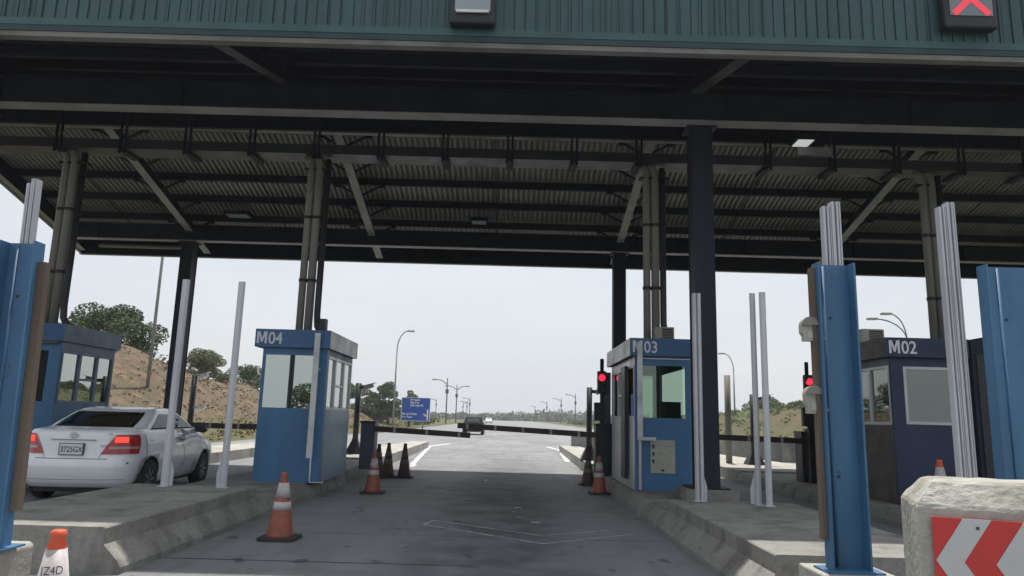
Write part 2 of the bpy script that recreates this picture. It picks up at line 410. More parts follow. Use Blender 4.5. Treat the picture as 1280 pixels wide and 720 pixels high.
# ------------------------------------------------------------------ islands
def profile(xi, xo, top):  # xi = lane-side edge x at top, xo = other side ; sgn so lane side slopes
    s = 1 if xi > xo else -1
    return [(xi + s*.17, 0), (xi + s*.17, .06), (xi + s*.13, .12), (xi + s*.02, top-.17), (xi, top-.15), (xi, top-.012), (xi-s*.012, top), (xo, top), (xo - s*.0, 0)]
def island(label, xi, xo, y0, y1, yraise, low_top, end, m='conc'):
    t = thing('toll_island', label, 'concrete island', ((xi+xo)/2, y0, 0), 'concrete islands between the toll lanes')
    s = 1 if xi > xo else -1
    MB().prism(profile(xi, xo, .40), y0, yraise, 'y').build('raised_nose', m, t)
    p2 = [(xi + s*.17, 0), (xi + s*.16, .08), (xi + s*.10, low_top-.05), (xi + s*.04, low_top), (xo, low_top), (xo, 0)]
    MB().prism(p2, yraise+.002, end, 'y').build('low_section', m, t)
    # tapered tail, sunlight put into its paler concrete colour
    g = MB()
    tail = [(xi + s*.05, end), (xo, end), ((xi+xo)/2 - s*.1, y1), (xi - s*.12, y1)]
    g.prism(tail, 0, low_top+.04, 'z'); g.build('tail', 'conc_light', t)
    return t
isl4 = island('wide stained concrete island under the M04 booth, left of the centre lane', -3.57, -5.27, 6.72, 34.2, 10.6, .25, 20)
isl3 = island('wide stained concrete island under the M03 booth, right of the centre lane', 2.24, 3.95, 6.25, 34, 10.3, .25, 20)
isl5 = island('concrete island under the blue booth behind the white car', -8.22, -10.3, 7.5, 34, 8.5, .25, 19)
isl2 = island('concrete island under the dark M02 booth', 6.0, 9.3, 8.5, 34, 9.5, .25, 19)
def end_block(label, x0, x1, y, h):
    t = MB().prism([(y, .0), (y+.9, 0), (y+.8, h), (y+.08, h)], x0, x1, 'x').build('crash_block', 'conc', bevel=.03)
    return tag(t, label, 'concrete block', 'concrete end blocks on the island tails')
end_block('squat grey concrete block on the sunlit tail of the M03 island', 2.9, 4.4, 33.2, .95)
end_block('long low concrete block beyond the M02 lane, right of the twin silver posts', 8.8, 12.1, 29.8, .93)

# ------------------------------------------------------------------ nose plinths + blue posts
def plinth(label, x0, x1, y0, y1, h):
    t = MB().prism([(x0-.0, 0), (x1+.16, 0), (x1+.16, .18), (x1, .34), (x1, h-.02), (x1-.02, h), (x0, h)], y0, y1, 'y').build('post_plinth', 'conc_light', bevel=.012)
    return tag(t, label, 'concrete plinth')
plinth('weathered concrete plinth carrying the leaning left blue post', -3.75, -3.0, 4.2, 4.82, .60)
plinth('weathered concrete plinth under the blue post left of the chevron block', 1.86, 2.32, 4.42, 4.80, .60)
def c_channel(x0, x1, y, z0, z1, dep=.10, th=.012, lean=0):
    """channel with its web away from the camera and flanges coming forward"""
    g = MB()
    P = [(x0, y-dep), (x0+th, y-dep), (x0+th, y-th), (x1-th, y-th), (x1-th, y-dep), (x1, y-dep), (x1, y), (x0, y)]
    g.prism(P, z0, z1, 'z')
    for v in g.bm.verts: v.co.x += lean*(v.co.z-z0)
    return g
def blue_post(label, x0, x1, y, z0, z1, lean=0, strip=None, strip_side=-1):
    t = thing('guard_post', label, 'blue steel post', ((x0+x1)/2, y, z0), 'blue steel guard posts in the foreground')
    c_channel(x0, x1, y, z0+.012, z1, lean=lean).build('channel', 'post_blue', t)
    MB().box(x0-.05, x1+.05, y-.15, y+.06, z0, z0+.012).build('base_plate', 'post_blue', t)
    g = MB(); xm = x0 + (x1-x0)*.28
    g.tube([(xm, y-.015, z0+.02), (xm+lean*(z1-z0), y-.015, z1-.01)], .010, 6); g.build('weld_seam', 'post_blue', t)
    for zz in (z0+.55, z1-.35):
        MB().lathe([(.009, y-.02), (.009, y-.008)], 0, 0, 8).build('bolt_hole', 'black', t) if False else None
        g = MB(); cx = xm + .035 + lean*(zz-z0); g.box(cx-.009, cx+.009, y-.016, y-.0125, zz-.008, zz+.008); g.build('bolt', 'black', t)
    if strip:
        a, b, s0, s1 = strip
        g = MB(); g.prism([(a, y-.06), (b, y-.06), (b, y-.01), (a, y-.01)], s0, s1, 'z')
        for v in g.bm.verts: v.co.x += lean*(v.co.z-z0)
        g.build('rusty_strip', 'rust', t)
    return t
blue_post('tall blue steel post at the left edge, leaning outwards, rusty strip on its right side', -3.24, -3.005, 4.6, .60, 2.49, -.03, (-3.003, -2.95, .82, 2.36))
blue_post('tall blue steel post with a tan strip on its left, beside the chevron block', 1.95, 2.19, 4.6, .60, 2.49, 0, (1.918, 1.948, .78, 2.46))
t = blue_post('broad blue steel post cut by the right edge, behind the chevron block', 3.07, 3.52, 4.66, 0, 2.52, 0)
def rail_section(g, x, y, w, z0, z1, lean=0, n=2, flare=0):
    """galvanised guard profile: two rolled ribs with grooves between"""
    P = []; k = n*4
    for i in range(k+1):
        u = i/k; dy = [0, -.032, -.040, -.032][i % 4] * (w/.13)
        P.append((x - w/2 + u*w, y + dy))
    back = [(a, b+.018) for a, b in P[::-1]]
    # wall by quads
    prof = P
    A = [g.bm.verts.new((a + 0, b, z0)) for a, b in prof]; B = [g.bm.verts.new((a + lean*(z1-z0), b, z1)) for a, b in prof]
    for i in range(len(prof)-1): g._f([A[i], A[i+1], B[i+1], B[i]])
    A2 = [g.bm.verts.new((a, b, z0)) for a, b in back]; B2 = [g.bm.verts.new((a + lean*(z1-z0), b, z1)) for a, b in back]
    for i in range(len(prof)-1): g._f([A2[i], A2[i+1], B2[i+1], B2[i]])
    g._f([B[0], B[-1], B2[0], B2[-1]]) if False else None
    n_ = len(prof)
    for i in range(n_-1): g._f([B[i], B[i+1], B2[n_-2-i], B2[n_-1-i]])
    g._f([A[0], B[0], B2[-1], A2[-1]]); g._f([A[-1], B[-1], B2[0], A2[0]])
    return g
def silver_post(label, x, y, w, z0, z1, lean=0, gusset=0, two=False):
    t = thing('silver_post', label, 'silver post', (x, y, z0), 'galvanised steel posts standing on the islands')
    if two:
        def section(a, b, dep):
            P = [(a, y+.02), (b, y+.02)]; fr = [1, .84, .82, .72, .70, .50, .46, .34, .32, 0]; ys = [-.03, -.03, -.008, -.008, -.035, -.035, -.01, -.01, -.03, -.03]
            return P + [(a+(b-a)*u, y+v*dep) for u, v in zip(fr, ys)]
        for nm, a, b, top, dep in (('left_rail', x-w/2, x-w*.03, z1-(.03 if w < .14 else .0), 1.), ('right_rail', x-w*.02, x+w/2, z1, 1.25)):
            g = MB(); g.prism(section(a, b, dep), z0+.01, top, 'z')
            for v in g.bm.verts: v.co.x += lean*(v.co.z-z0)
            g.build(nm, 'zinc', t)
    else:
        g = MB(); rail_section(g, x, y, w, z0, z1, lean, 2 if w > .12 else 1)
        g.build('rail', 'zinc', t)
        g = MB(); g.box(x-w*.06, x+w*.06, y-.01, y+.045, z0+.01, z1-.02)
        for v in g.bm.verts: v.co.x += lean*(v.co.z-z0)
        g.build('web', 'zinc_dark', t)
    if gusset:
        g = MB(); s = gusset
        g.prism([(x, z0+.01), (x + s*.10, z0+.01), (x + s*.105, z0+.20), (x + s*.03, z0+.46), (x, z0+.50)], y+.02, y+.04, 'y')
        g.build('gusset', 'zinc', t)
    MB().box(x-w*.7, x+w*.7, y-.06, y+.07, z0, z0+.010).build('foot_plate', 'zinc', t)
    return t
silver_post('slim silver post in front of the white car rear door', -4.74, 10.3, .105, .4, 3.31, 0, 1)
silver_post('slim silver post between the white car bonnet and the M04 booth', -3.93, 10.3, .095, .4, 3.30, 0, -1)
silver_post('slim silver post in front of the black column by the M03 booth', 2.66, 10.25, .125, .4, 3.30, 0, 1)
silver_post('left one of the close pair of silver posts right of the black column', 3.37, 9.95, .075, .4, 3.27, 0, -1)
silver_post('right one of the close pair of silver posts right of the black column', 3.475, 9.85, .085, .4, 3.27, 0, 0)
silver_post('silver post rising above the blue post left of the chevron block', 2.125, 4.68, .115, .6, 2.94, 0, 0, True)
silver_post('thick ribbed silver post in front of the M02 booth', 2.925, 4.72, .104, 0, 2.97, 0, 0, True)
silver_post('silver post rising above the leaning blue post at the left edge', -3.175, 4.68, .072, .6, 2.95, -.03, 0, True)

# chevron block, turned a little so that its face looks across the lane
t = thing('barrier_block', 'large chipped concrete block with a red and white chevron plate, bottom right', 'concrete block', (1.925, 3.5, 0))
X0, X1, Y0, Y1, Z = 0, 1.75, 0, .54, 1.215
g = MB()
def ring(i, z): return [(X0+i, Y0+i), (X1-i, Y0+i), (X1-i, Y1-i), (X0+i, Y1-i)]
rings = []
for i, z in ((0, 0), (0, Z-.125), (.008, Z-.105), (.085, Z-.012), (.11, Z)):
    rings.append([g.bm.verts.new((x, y, z)) for x, y in ring(i, z)])
for a, b in zip(rings, rings[1:]):
    for k in range(4): g._f([a[k], a[(k+1) % 4], b[(k+1) % 4], b[k]])
g._f(rings[-1]); g._f(rings[0][::-1])
for p in range(5):
    bmesh.ops.subdivide_edges(g.bm, edges=[e for e in g.bm.edges if e.calc_length() > .035], cuts=1, use_grid_fill=True)
from mathutils import noise as mnoise
for v in g.bm.verts:
    if v.co.z > Z-.17:
        k = .013 if v.co.y < Y0+.12 or v.co.x < X0+.12 else .007
        q = mnoise.noise_vector(v.co*8)*.6 + mnoise.noise_vector(v.co*26)*.45
        v.co += Vector((q.x*.6, q.y*.6, min(.25, q.z)))*k
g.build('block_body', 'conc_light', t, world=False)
px0, px1, pz0, pz1 = .055, 1.66, .675, 1.055
pl = MB().box(px0, px1, Y0-.022, Y0-.012, pz0, pz1).build('chevron_plate', 'red', t, world=False)
zc = (pz0+pz1)/2; hh = (pz1-pz0)/2; run = .118; wband = .112
for k in range(7):
    tip = px0+.006 + k*.235
    if tip+wband+run > px1+.12: break
    for s in (1, -1):
        g = MB(); g.prism([(tip, zc), (tip+wband, zc), (min(px1, tip+wband+run), zc+s*hh), (min(px1, tip+run), zc+s*hh)], Y0-.026, Y0-.0225, 'y')
        g.build('white_arrow', 'chev_white', pl, world=False)
for bx in (.235, .95):
    MB().box(bx-.006, bx+.006, Y0-.03, Y0-.0265, pz1-.045, pz1-.032).build('bolt', 'ink', pl, world=False)
t.rotation_euler.z = R(-21)

# ------------------------------------------------------------------ canopy
XL, XR = -13.5, 20.0
YF, YRG, YB = 9.15, 15.0, 22.0
def zr(y):  # underside of rafters
    return 8.04 - .28*(YRG-y) if y < YRG else 8.04 - .262*(y-YRG)
can = thing('toll_canopy', 'big dark steel canopy with green ribbed fascia spanning all the toll lanes', 'canopy', (3, 16, 0))
RD, PD = .34, .24
# decks: corrugated sheets
def deck(name, y0, y1, m, pitch=.14, amp=.045, n=4):
    g = MB(); z0 = zr(y0)+RD+PD; z1 = zr(y1)+RD+PD
    nx = int((XR-XL)/pitch*n); ra = []; rb = []
    for i in range(nx+1):
        ph = i % n; dz = amp*(1 if ph in (0, 1) else -1)
        x = XL + (i//n + (0, .34, .5, .84)[ph])*(XR-XL)*n/nx
        ra.append(g.bm.verts.new((x, y0, z0+dz))); rb.append(g.bm.verts.new((x, y1, z1+dz)))
    for i in range(nx): g._f([ra[i], ra[i+1], rb[i+1], rb[i]])
    return g.build(name, m, can)
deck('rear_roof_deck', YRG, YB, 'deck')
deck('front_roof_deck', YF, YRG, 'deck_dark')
g = MB()
for a, b in ((YF, YRG), (YRG, YB)):
    za, zb = zr(a)+RD+PD+.06, zr(b)+RD+PD+.06
    g.prism([(a, za), (b, zb), (b, zb+.03), (a, za+.03)], XL, XR, 'x')
g.build('roof_sheet', 'roof_top', can)
# long beams: dark web, pale bottom flange
def long_beam(name, y, z0, h, fw, x0=XL+.3, x1=XR-.2, fm='flange'):
    b = MB().box(x0, x1, y-.012, y+.012, z0+.022, z0+h-.022).build(name, 'steel', can)
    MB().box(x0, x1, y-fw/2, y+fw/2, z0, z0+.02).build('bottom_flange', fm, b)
    MB().box(x0, x1, y-fw/2, y+fw/2, z0+h-.02, z0+h).build('top_flange', 'steel', b)
    g = MB(); x = x0+1.1
    while x < x1: g.box(x-.006, x+.006, y-fw/2+.01, y-.014, z0+.022, z0+h-.022); g.build('stiffener', 'steel', b); g = MB(); x += 3.15
    return b
long_beam('front_beam', 11.75, 6.55, .50, .28)
long_beam('rear_beam', 20.5, 6.29, .48, .24)
RX = [-13.4, -9.5, -4.15, 3.12, 9.4, 15.7, 19.9]
for x in RX:
    for ya, yb in ((YF+.12, YRG), (YRG, YB-.12)):
        r = MB(); za, zb = zr(ya), zr(yb)
        r.prism([(ya, za+.02), (yb, zb+.02), (yb, zb+RD-.02), (ya, za+RD-.02)], x-.012, x+.012, 'x'); r = r.build('rafter', 'steel', can)
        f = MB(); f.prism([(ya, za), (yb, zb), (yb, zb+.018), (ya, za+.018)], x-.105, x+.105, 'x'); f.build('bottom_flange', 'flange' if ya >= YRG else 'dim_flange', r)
PY = [9.7, 10.7, 11.75, 12.8, 13.9, 14.85, 15.35, 16.35, 17.4, 18.45, 19.5, 20.55, 21.6]
for y in PY:
    z = zr(y)+RD
    MB().box(XL+.1, XR-.1, y-.05, y+.05, z, z+PD-.05).build('purlin', 'steel', can)
for x in RX[1:6]:
    for y in PY[7:]:
        for s in (-1, 1):
            g = MB(); g.obox((x+s*.02, y+.03, zr(y)+.04), (x+s*.62, y+.03, zr(y)+RD+.02), .05, .05)
            g.box(x+s*.62-.05, x+s*.62+.05, y-.05, y+.05, zr(y)+RD-.07, zr(y)+RD+.05)
            g.build('fly_brace', 'steel', can)
# sag rods between purlins
for a, b in zip(RX[:-1], RX[1:]):
    g = MB(); xm = (a+b)/2
    for p, q in zip(PY[6:], PY[7:]): g.tube([(xm, p, zr(p)+RD+.05), (xm, q, zr(q)+RD+.05)], .016, 5)
    g.build('sag_rod', 'steel', can)
# ridge angle, pale
rb_ = MB().box(XL+.2, XR-.2, 14.72, 14.75, 7.44, 8.30).build('ridge_beam', 'steel', can)
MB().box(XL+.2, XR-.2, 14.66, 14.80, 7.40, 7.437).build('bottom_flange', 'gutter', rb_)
# columns
for x, y, zb, zt in ((3.22, 12.0, .43, 6.55), (3.11, 20.65, .25, 6.29), (-9.5, 20.65, .25, 6.29), (-9.5, 12.0, .25, 6.55), (15.7, 12.0, 0, 6.55), (15.7, 20.65, 0, 6.29)):
    w, d = .175, .19
    g = MB()
    g.box(x-w, x+w, y-d, y-d+.02, zb, zt); g.box(x-w, x+w, y+d-.02, y+d, zb, zt); g.box(x-.16, x-.145, y-d+.02, y+d-.02, zb, zt); g.box(x+.145, x+.16, y-d+.02, y+d-.02, zb, zt)
    c = g.build('column', 'column', can)
    MB().box(x-.3, x+.3, y-.3, y+.3, zb, zb+.025).build('base_plate', 'column', c)
    if zb == .43: MB().box(x-.42, x+.42, y-.38, y+.38, .25, .43).build('plinth', 'conc', c, bevel=.015)
    MB().box(x-.26, x+.26, y-.22, y+.22, zt-.03, zt-.003).build('cap_plate', 'column', c)
# fascias: front (green ribbed), rear and gable trims
fz = 6.48
f = thing('x', '', '') if False else None
fas = MB()
g = MB(); n = int((XR-XL)/.285)
fs = MB().box(XL, XR, YF-.02, YF+.02, fz+.20, fz+1.0).build('front_fascia', 'green', can)
gr = MB().use("green"); x = XL+.06
while x < XR-.2:
    gr.box(x, x+.135, YF-.040, YF-.022, fz+.22, fz+1.0)
    x += .150 + random.choice((0, 0, .0, .03)) 
gr.use("green_dark"); gd = gr; x = XL+.06
rg = random.Random(3)
while x < XR-.2:
    gd.box(x, x+.012+rg.random()*.008, YF-.043, YF-.0405, fz+.22, fz+1.0); x += .15 if rg.random() < .6 else .30  # thin dark strips painted as shadow seams along the ribs
gr.build('ribs', None, fs)
MB().box(XL, XR, YF-.052, YF-.021, fz+.115, fz+.217).build('trim_band', 'green_trim', fs)
MB().box(XL, XR, YF-.045, YF+.02, fz+.03, fz+.113).build('drip_edge', 'green_dark', fs)
MB().box(XL, XR, YF-.03, YF+.10, fz-.045, fz+.028).build('gutter_lip', 'gutter', fs)
rf = MB().box(XL, XR, YB-.02, YB+.03, 6.15, 6.80).build('rear_fascia', 'steel', can)
MB().box(XL, XR, YB-.10, YB+.035, 6.125, 6.147).build('drip_edge', 'gutter', rf)
for x in (XL, XR):
    g = MB()
    for a, b in ((YF, YRG), (YRG, YB)):
        g.prism([(a, zr(a)+.0), (b, zr(b)+.0), (b, zr(b)+.78), (a, zr(a)+.78)], x-.02, x+.02, 'x')
    ge = g.build('gable_board', 'steel', can)
    g = MB()
    for a, b in ((YF, YRG), (YRG, YB)):
        g.prism([(a, zr(a)-.03), (b, zr(b)-.03), (b, zr(b)-.003), (a, zr(a)-.003)], x-.045, x+.05, 'x')
    g.build('drip_edge', 'gutter', ge)

MB().tube([(-12.6, 21.4, 6.30), (-9.75, 21.4, 6.30)], .06, 8).build('eave_pipe', 'gutter', can)
# cable tray and hangers
ty = 14.25
tr = thing('cable_tray', 'long grey cable tray hung from rods under the canopy ridge', 'cable tray', (3, ty, 6.66))
g = MB(); g.box(XL+.6, XR-.6, ty-.25, ty+.25, 6.66, 6.675); g.box(XL+.6, XR-.6, ty-.262, ty-.25, 6.66, 6.86); g.box(XL+.6, XR-.6, ty+.25, ty+.262, 6.66, 6.86)
g.build('tray', 'tube_dark', tr)
g = MB()
for k in range(5):
    pts = [(XL+.8+i*1.3, ty-.18+k*.09+.02*sin(i*1.7+k), 6.72+.05*(k % 2)+.025*sin(i*.9+k*2)) for i in range(25)]
    g.tube(pts, .03, 6)
g.build('cables', 'tube', tr)
hx = -9.35
while hx < XR-1:
    g = MB(); g.box(hx-.07, hx-.03, ty-.30, ty-.263, 6.56, zr(ty)+RD); g.box(hx+.03, hx+.07, ty-.30, ty-.263, 6.56, zr(ty)+RD); g.box(hx-.072, hx+.072, ty-.305, ty+.30, 6.60, 6.655)
    g.build('hanger', 'steel', tr); hx += 1.318

# conduits from the tray to the booths
def conduits(label, x, y, ztop, zbot, bend=0, extra=False):
    t = thing('conduit_riser', label, 'conduit pipes', (x, y, zbot), 'conduit risers between booths and canopy')
    for dx, r, m in ((-.10, .075, 'tube'), (.07, .085, 'tube')):
        pts = [(x+dx, y, zbot), (x+dx, y, ztop-.15), (x+dx-.03, y, ztop-.04), (x+dx-.12, y+.02, ztop+.05)]
        g = MB(); g.tube(pts, r, 10); p = g.build('pipe', m, t)
        for zz in (zbot+1.1, zbot+2.4):
            g = MB(); g.lathe([(r+.012, zz), (r+.012, zz+.06)], x+dx, y, 10); g.build('clamp', 'tube_dark', p)
    pts = [(x+.23, y+.02, ztop), (x+.23, y+.02, zbot+.45), (x+.25, y+.02, zbot+.22), (x+.33, y+.02, zbot+.07), (x+.48, y+.03, zbot+.02)]
    MB().tube(pts, .065, 9).build('pipe', 'tube_dark', t)
    MB().box(x-.24, x+.36, y-.06, y+.10, ztop-.25, ztop-.21).build('clamp', 'steel', t)
    g = MB(); g.box(x+.30, x+.44, y-.08, y+.08, zbot+.0, zbot+.36) if extra else None
    if extra: g.build('junction_box', 'tube_dark', t)
    return t
conduits('bundle of grey pipes rising from the roof of the M04 booth', -4.1, 14.2, 6.62, 2.93, 0, True)
conduits('bundle of grey pipes rising from the roof of the M03 booth', 2.80, 14.2, 6.62, 2.96)
conduits('bundle of grey pipes rising from the roof of the leftmost booth', -9.15, 14.2, 6.62, 2.97)
conduits('bundle of brown-grey pipes behind the thick silver post', 8.50, 14.2, 6.62, 2.9)
# under-canopy fittings
for lab, x, y, z, w, m in (('pale lit square luminaire under the canopy, upper right', 5.72, 13.6, 7.00, .15, 'lamp_lit'), ('small unlit luminaire under the rear roof slope above the leftmost lane', -7.9, 19.95, 6.93, .3, 'sig_pale'), ('small unlit luminaire under the rear roof slope above the centre lane', -1.0, 19.95, 6.93, .2, 'sig_pale')):
    t = thing('ceiling_light', lab, 'ceiling light', (x, y, z), 'luminaires under the canopy')
    MB().box(x-w-.05, x+w+.05, y-.2, y+.2, z+.02, z+.12).build('case', 'steel', t)
    MB().box(x-w, x+w, y-.17, y+.17, z, z+.018).build('diffuser', m, t)
    g = MB(); g.tube([(x, y, z+.12), (x, y, zr(y)+RD+.05)], .015, 6); g.build('stem', 'steel', t)
t = thing('junction_box', 'flat grey box hung beside the cable tray, upper right of the black column', 'electrical box', (6.05, 14.0, 6.7))
MB().box(5.72, 6.4, 13.85, 13.93, 6.86, 7.04).build('cover', 'flange', t); MB().box(5.8, 6.3, 13.94, 14.0, 6.88, 7.3).build('bracket', 'steel', t)

# lane signals on the fascia
def lane_signal(label, x0, x1, z0, h, cross):
    y = YF-.06
    t = thing('lane_signal', label, 'lane signal', ((x0+x1)/2, y, z0), 'overhead lane signals on the green fascia')
    b = MB(); b.box(x0, x1, y-.16, y, z0, z0+h); b.build('housing', 'black', t, bevel=.03)
    s = MB().box(x0+.07, x1-.07, y-.172, y-.162, z0+.17, z0+h-.1).build('screen', 'sig_off' if cross else 'sig_pale', t)
    if cross:
        g = MB(); cx = (x0+x1)/2; zc = z0+.17+.26; 
        for s_ in (1, -1): g.obox((cx-.24, y-.176, zc-s_*.24), (cx+.24, y-.176, zc+s_*.24), .004, .085, (0, 0, 1))
        g.build('red_cross', 'sig_x', s)
    else:
        g = MB(); g.box(x0+.09, x1-.09, y-.20, y-.174, z0+.14, z0+.175); g.build('visor_lip', 'white', t)
    g = MB(); g.box(x0+.1, x1-.1, y-.25, y-.0, z0+h, z0+h+.02); g.build('hood', 'black', t)
lane_signal('dark overhead signal with a blank pale screen above the centre lane', -.95, -.33, 6.69, .6, False)
lane_signal('dark overhead signal showing a red cross, top right', 5.77, 6.49, 6.82, .65, True)

# ------------------------------------------------------------------ booths
def booth(name, label, code, x0, x1, y0, y1, z0, zt, side, pal, win, mirror=None, depth_side=True):
    """side=+1: lane side is on the right (x1). fascia zt-.32..zt"""
    t = thing('toll_booth', label, 'toll booth', ((x0+x1)/2, y0, z0), 'toll booths on the islands')
    wall, fasc, fside = pal; zh = zt-.32; sill = 1.53; head = 2.47
    wx0, wx1 = win
    g = MB(); th = .05
    # front wall: below, above, stiles
    g.box(x0, x1, y0, y0+th, z0, sill); g.box(x0, x1, y0, y0+th, head, zh-.003)
    g.box(x0, wx0, y0, y0+th, sill, head); g.box(wx1, x1, y0, y0+th, sill, head)
    # rear wall the same
    g.box(x0, x1, y1-th, y1, z0, sill); g.box(x0, x1, y1-th, y1, head, zh-.003)
    g.box(x0, x0+.15, y1-th, y1, sill, head); g.box(x1-.15, x1, y1-th, y1, sill, head)
    # blind side
    bx = (x0, x0+th) if side > 0 else (x1-th, x1)
    g.box(*bx, y0+th, y1-th, z0, sill); g.box(*bx, y0+th, y1-th, head, zh-.003); g.box(*bx, y0+th, y0+.3, sill, head); g.box(*bx, y1-.3, y1-th, sill, head)
    g.box(x0+th, x1-th, y0+th, y1-th, z0, z0+.04)
    g.build('wall', wall, t)
    fr = MB().box(wx0+.001, wx1-.001, y0+.018, y0+.024, sill, head).build('front_window', mirror or 'win_green', t)
    if name == 'dark':
        g = MB()
        for a in ((wx0, wx0+.045, sill, head), (wx1-.045, wx1, sill, head)): g.box(a[0], a[1], y0-.012, y0+.016, a[2], a[3])
        g.box(wx0+.045, wx1-.045, y0-.012, y0+.016, sill, sill+.045); g.box(wx0+.045, wx1-.045, y0-.012, y0+.016, head-.045, head); g.build('frame', 'alu', fr)
    MB().box(x0+.151, x1-.151, y1-.03, y1-.022, sill, head).build('rear_window', 'win_clear', t)
    # lane side
    lx0, lx1 = (x1-.05, x1) if side > 0 else (x0, x0+.05)
    ox = lx1 if side > 0 else lx0
    MB().box(lx0, lx1, y0+.052, y1-.052, z0, sill-.02).build('side_panel', {'dark': 'brown', 'm05': 'blue', 'm04': 'bluepanel'}.get(name, 'stainless'), t)
    MB().box(lx0, lx1, y0+.052, y1-.052, head+.02, zh-.003).build('side_header', {'dark': 'cabinet', 'm05': 'bluegrey', 'm04': 'bluegrey'}.get(name, 'alu'), t)
    L = y1-y0
    n = 3; fm = {'m05': 'bluegrey', 'dark': 'alu'}.get(name, 'alu')
    sf = MB(); edges = [y0+.055, y0+.055+(L-.11)*.34, y0+.055+(L-.11)*.68, y1-.055]
    a_, b_ = lx0-.004, lx1+.012 if side > 0 else lx1
    if side < 0: a_, b_ = lx0-.012, lx1+.004
    for e in edges: sf.box(a_, b_, max(y0+.052, e-.035), min(y1-.052, e+.035), sill-.018, head+.018)
    for e0, e1 in zip(edges, edges[1:]):
        sf.box(a_+.003, b_-.003, e0+.036, e1-.036, sill-.018, sill+.03); sf.box(a_+.003, b_-.003, e0+.036, e1-.036, head-.03, head+.018)
    sf.box(a_+.003, b_-.003, edges[1]+.036, edges[2]-.036, sill+.42, sill+.46)
    sf = sf.build('side_window', fm, t)
    xm = (lx0+lx1)/2
    for e0, e1 in zip(edges, edges[1:]):
        MB().box(xm-.004, xm+.004, e0+.036, e1-.036, sill+.031, head-.031).build('pane', 'win_side' if name != 'dark' else 'win_dark', sf)
    # fascia
    ov = .13; fx0, fx1 = x0-ov, x1+ov*.6
    if side < 0: fx0, fx1 = x0-ov*.8, x1+ov*.5
    g = MB(); g.box(fx0, fx1, y0-.10, y0-.06, zh, zt); g.box(fx0, fx1, y1+.02, y1+.06, zh, zt)
    bl = (fx0, fx0+.03) if side > 0 else (fx1-.03, fx1)
    g.box(*bl, y0-.06, y1+.02, zh, zt)
    ff = g.build('fascia', fasc, t)
    sl = (fx1-.03, fx1) if side > 0 else (fx0, fx0+.03)
    MB().box(*sl, y0-.058, y1+.018, zh, zt).build('side_fascia', fside, t)
    MB().box(fx0+.04, fx1-.04, y0-.05, y1+.01, zh+.02, zt-.02).build('roof', 'cabinet', t)
    if code:
        lx, lz = fx0+(.035 if side > 0 else .05), zt-.262
        Mp = [(0, 0), (0, 1), (.25, 1), (.44, .42), (.63, 1), (.88, 1), (.88, 0), (.70, 0), (.70, .70), (.50, .10), (.38, .10), (.18, .70), (.18, 0)]
        MB().prism([(lx+u*.20, lz+v*.212) for u, v in Mp], y0-.107, y0-.1015, 'y').build('lettering', 'letter', ff)
        text(code[1:], .295, 'letter', ff, (lx+.20, y0-.104, lz), off=.010, xs=.88)
    # inside: counter, screen, chair back
    g = MB(); g.box(x0+.12, x1-.12, y0+.12, y0+.55, sill-.38, sill-.34); g.box(x0+.14, x0+.2, y0+.14, y0+.5, z0+.04, sill-.38); g.box(x1-.2, x1-.14, y0+.14, y0+.5, z0+.04, sill-.38)
    g.build('counter', 'cabinet', t)
    g = MB(); mx = (x0+x1)/2+.12; g.box(mx-.24, mx+.24, y0+.26, y0+.30, sill-.02, sill+.30); g.box(mx-.04, mx+.04, y0+.30, y0+.34, sill-.34, sill+.1)
    g.build('monitor', 'black', t)
    return t
BL = ('blue', 'blue_fascia', 'silverfas')
b4 = booth('m04', 'blue toll booth marked M04 with a mirror window, left of the centre lane', 'M04', -4.46, -3.32, 13.0, 15.2, .25, 2.92, 1, BL, (-4.41, -3.43), 'win_green')
b3 = booth('m03', 'blue toll booth marked M03 with a notice on its front, beside the black column', 'M03', 2.28, 3.34, 13.2, 16.2, .25, 2.96, -1, BL, (2.36, 3.20), 'win_clear')
b5 = booth('m05', 'blue toll booth behind the white car, half hidden by the left blue post', None, -9.6, -8.38, 13.45, 15.3, .25, 2.97, 1, ('blue', 'blue_fascia', 'bluegrey'), (-9.4, -8.60), 'win_green')
b2 = booth('dark', 'dark navy toll booth marked M02 behind the thick silver post', 'M02', 6.30, 7.50, 11.95, 14.0, .25, 2.94, -1, ('navy', 'navy', 'brown'), (6.50, 7.35), 'win_dark')
# protective strips in front of the booth corners
g = MB(); g.box(-3.50, -3.40, 12.82, 12.86, .68, 2.86); g.box(-3.50, -3.49, 12.86, 12.995, 1.2, 1.25); g.box(-3.41, -3.40, 12.86, 12.995, 2.2, 2.25); g.build('corner_guard', 'silverfas', b4)
g = MB(); g.tube([(-3.42, 12.84, .68), (-3.42, 12.86, .27), (-3.22, 13.0, .262)], .014, 6); g.build('earth_cable', 'white', b4)
MB().box(-3.318, -3.298, 13.0, 13.16, .25, 2.58).build('corner_trim', 'blue', b4)
g = MB(); g.box(2.30, 2.39, 13.04, 13.08, 1.19, 2.88); g.box(2.30, 2.62, 13.04, 13.08, 1.13, 1.187); g.build('corner_guard', 'silverfas', b3)
g = MB(); g.box(2.33, 2.38, 13.12, 13.19, .27, 1.12); g.build('corner_trim', 'alu', b3)
MB().box(2.40, 3.36, 13.165, 13.195, 2.665-.08, 2.605).build('head_trim', 'letter', b3)
MB().box(2.20, 2.26, 13.9, 14.35, .4, 2.5).build('door_leaf', 'black', b3)
MB().box(2.262, 2.272, 13.30, 13.55, 1.55, 1.95).build('blue_notice', 'stickerblue', b3)
MB().box(2.36, 2.68, 15.85, 15.95, .4, 2.55).build('locker', 'cabinet', b3)
nb = MB().box(2.55, 2.99, 13.175, 13.195, .56, 1.14).build('notice_board', 'notice', b3)
g = MB()
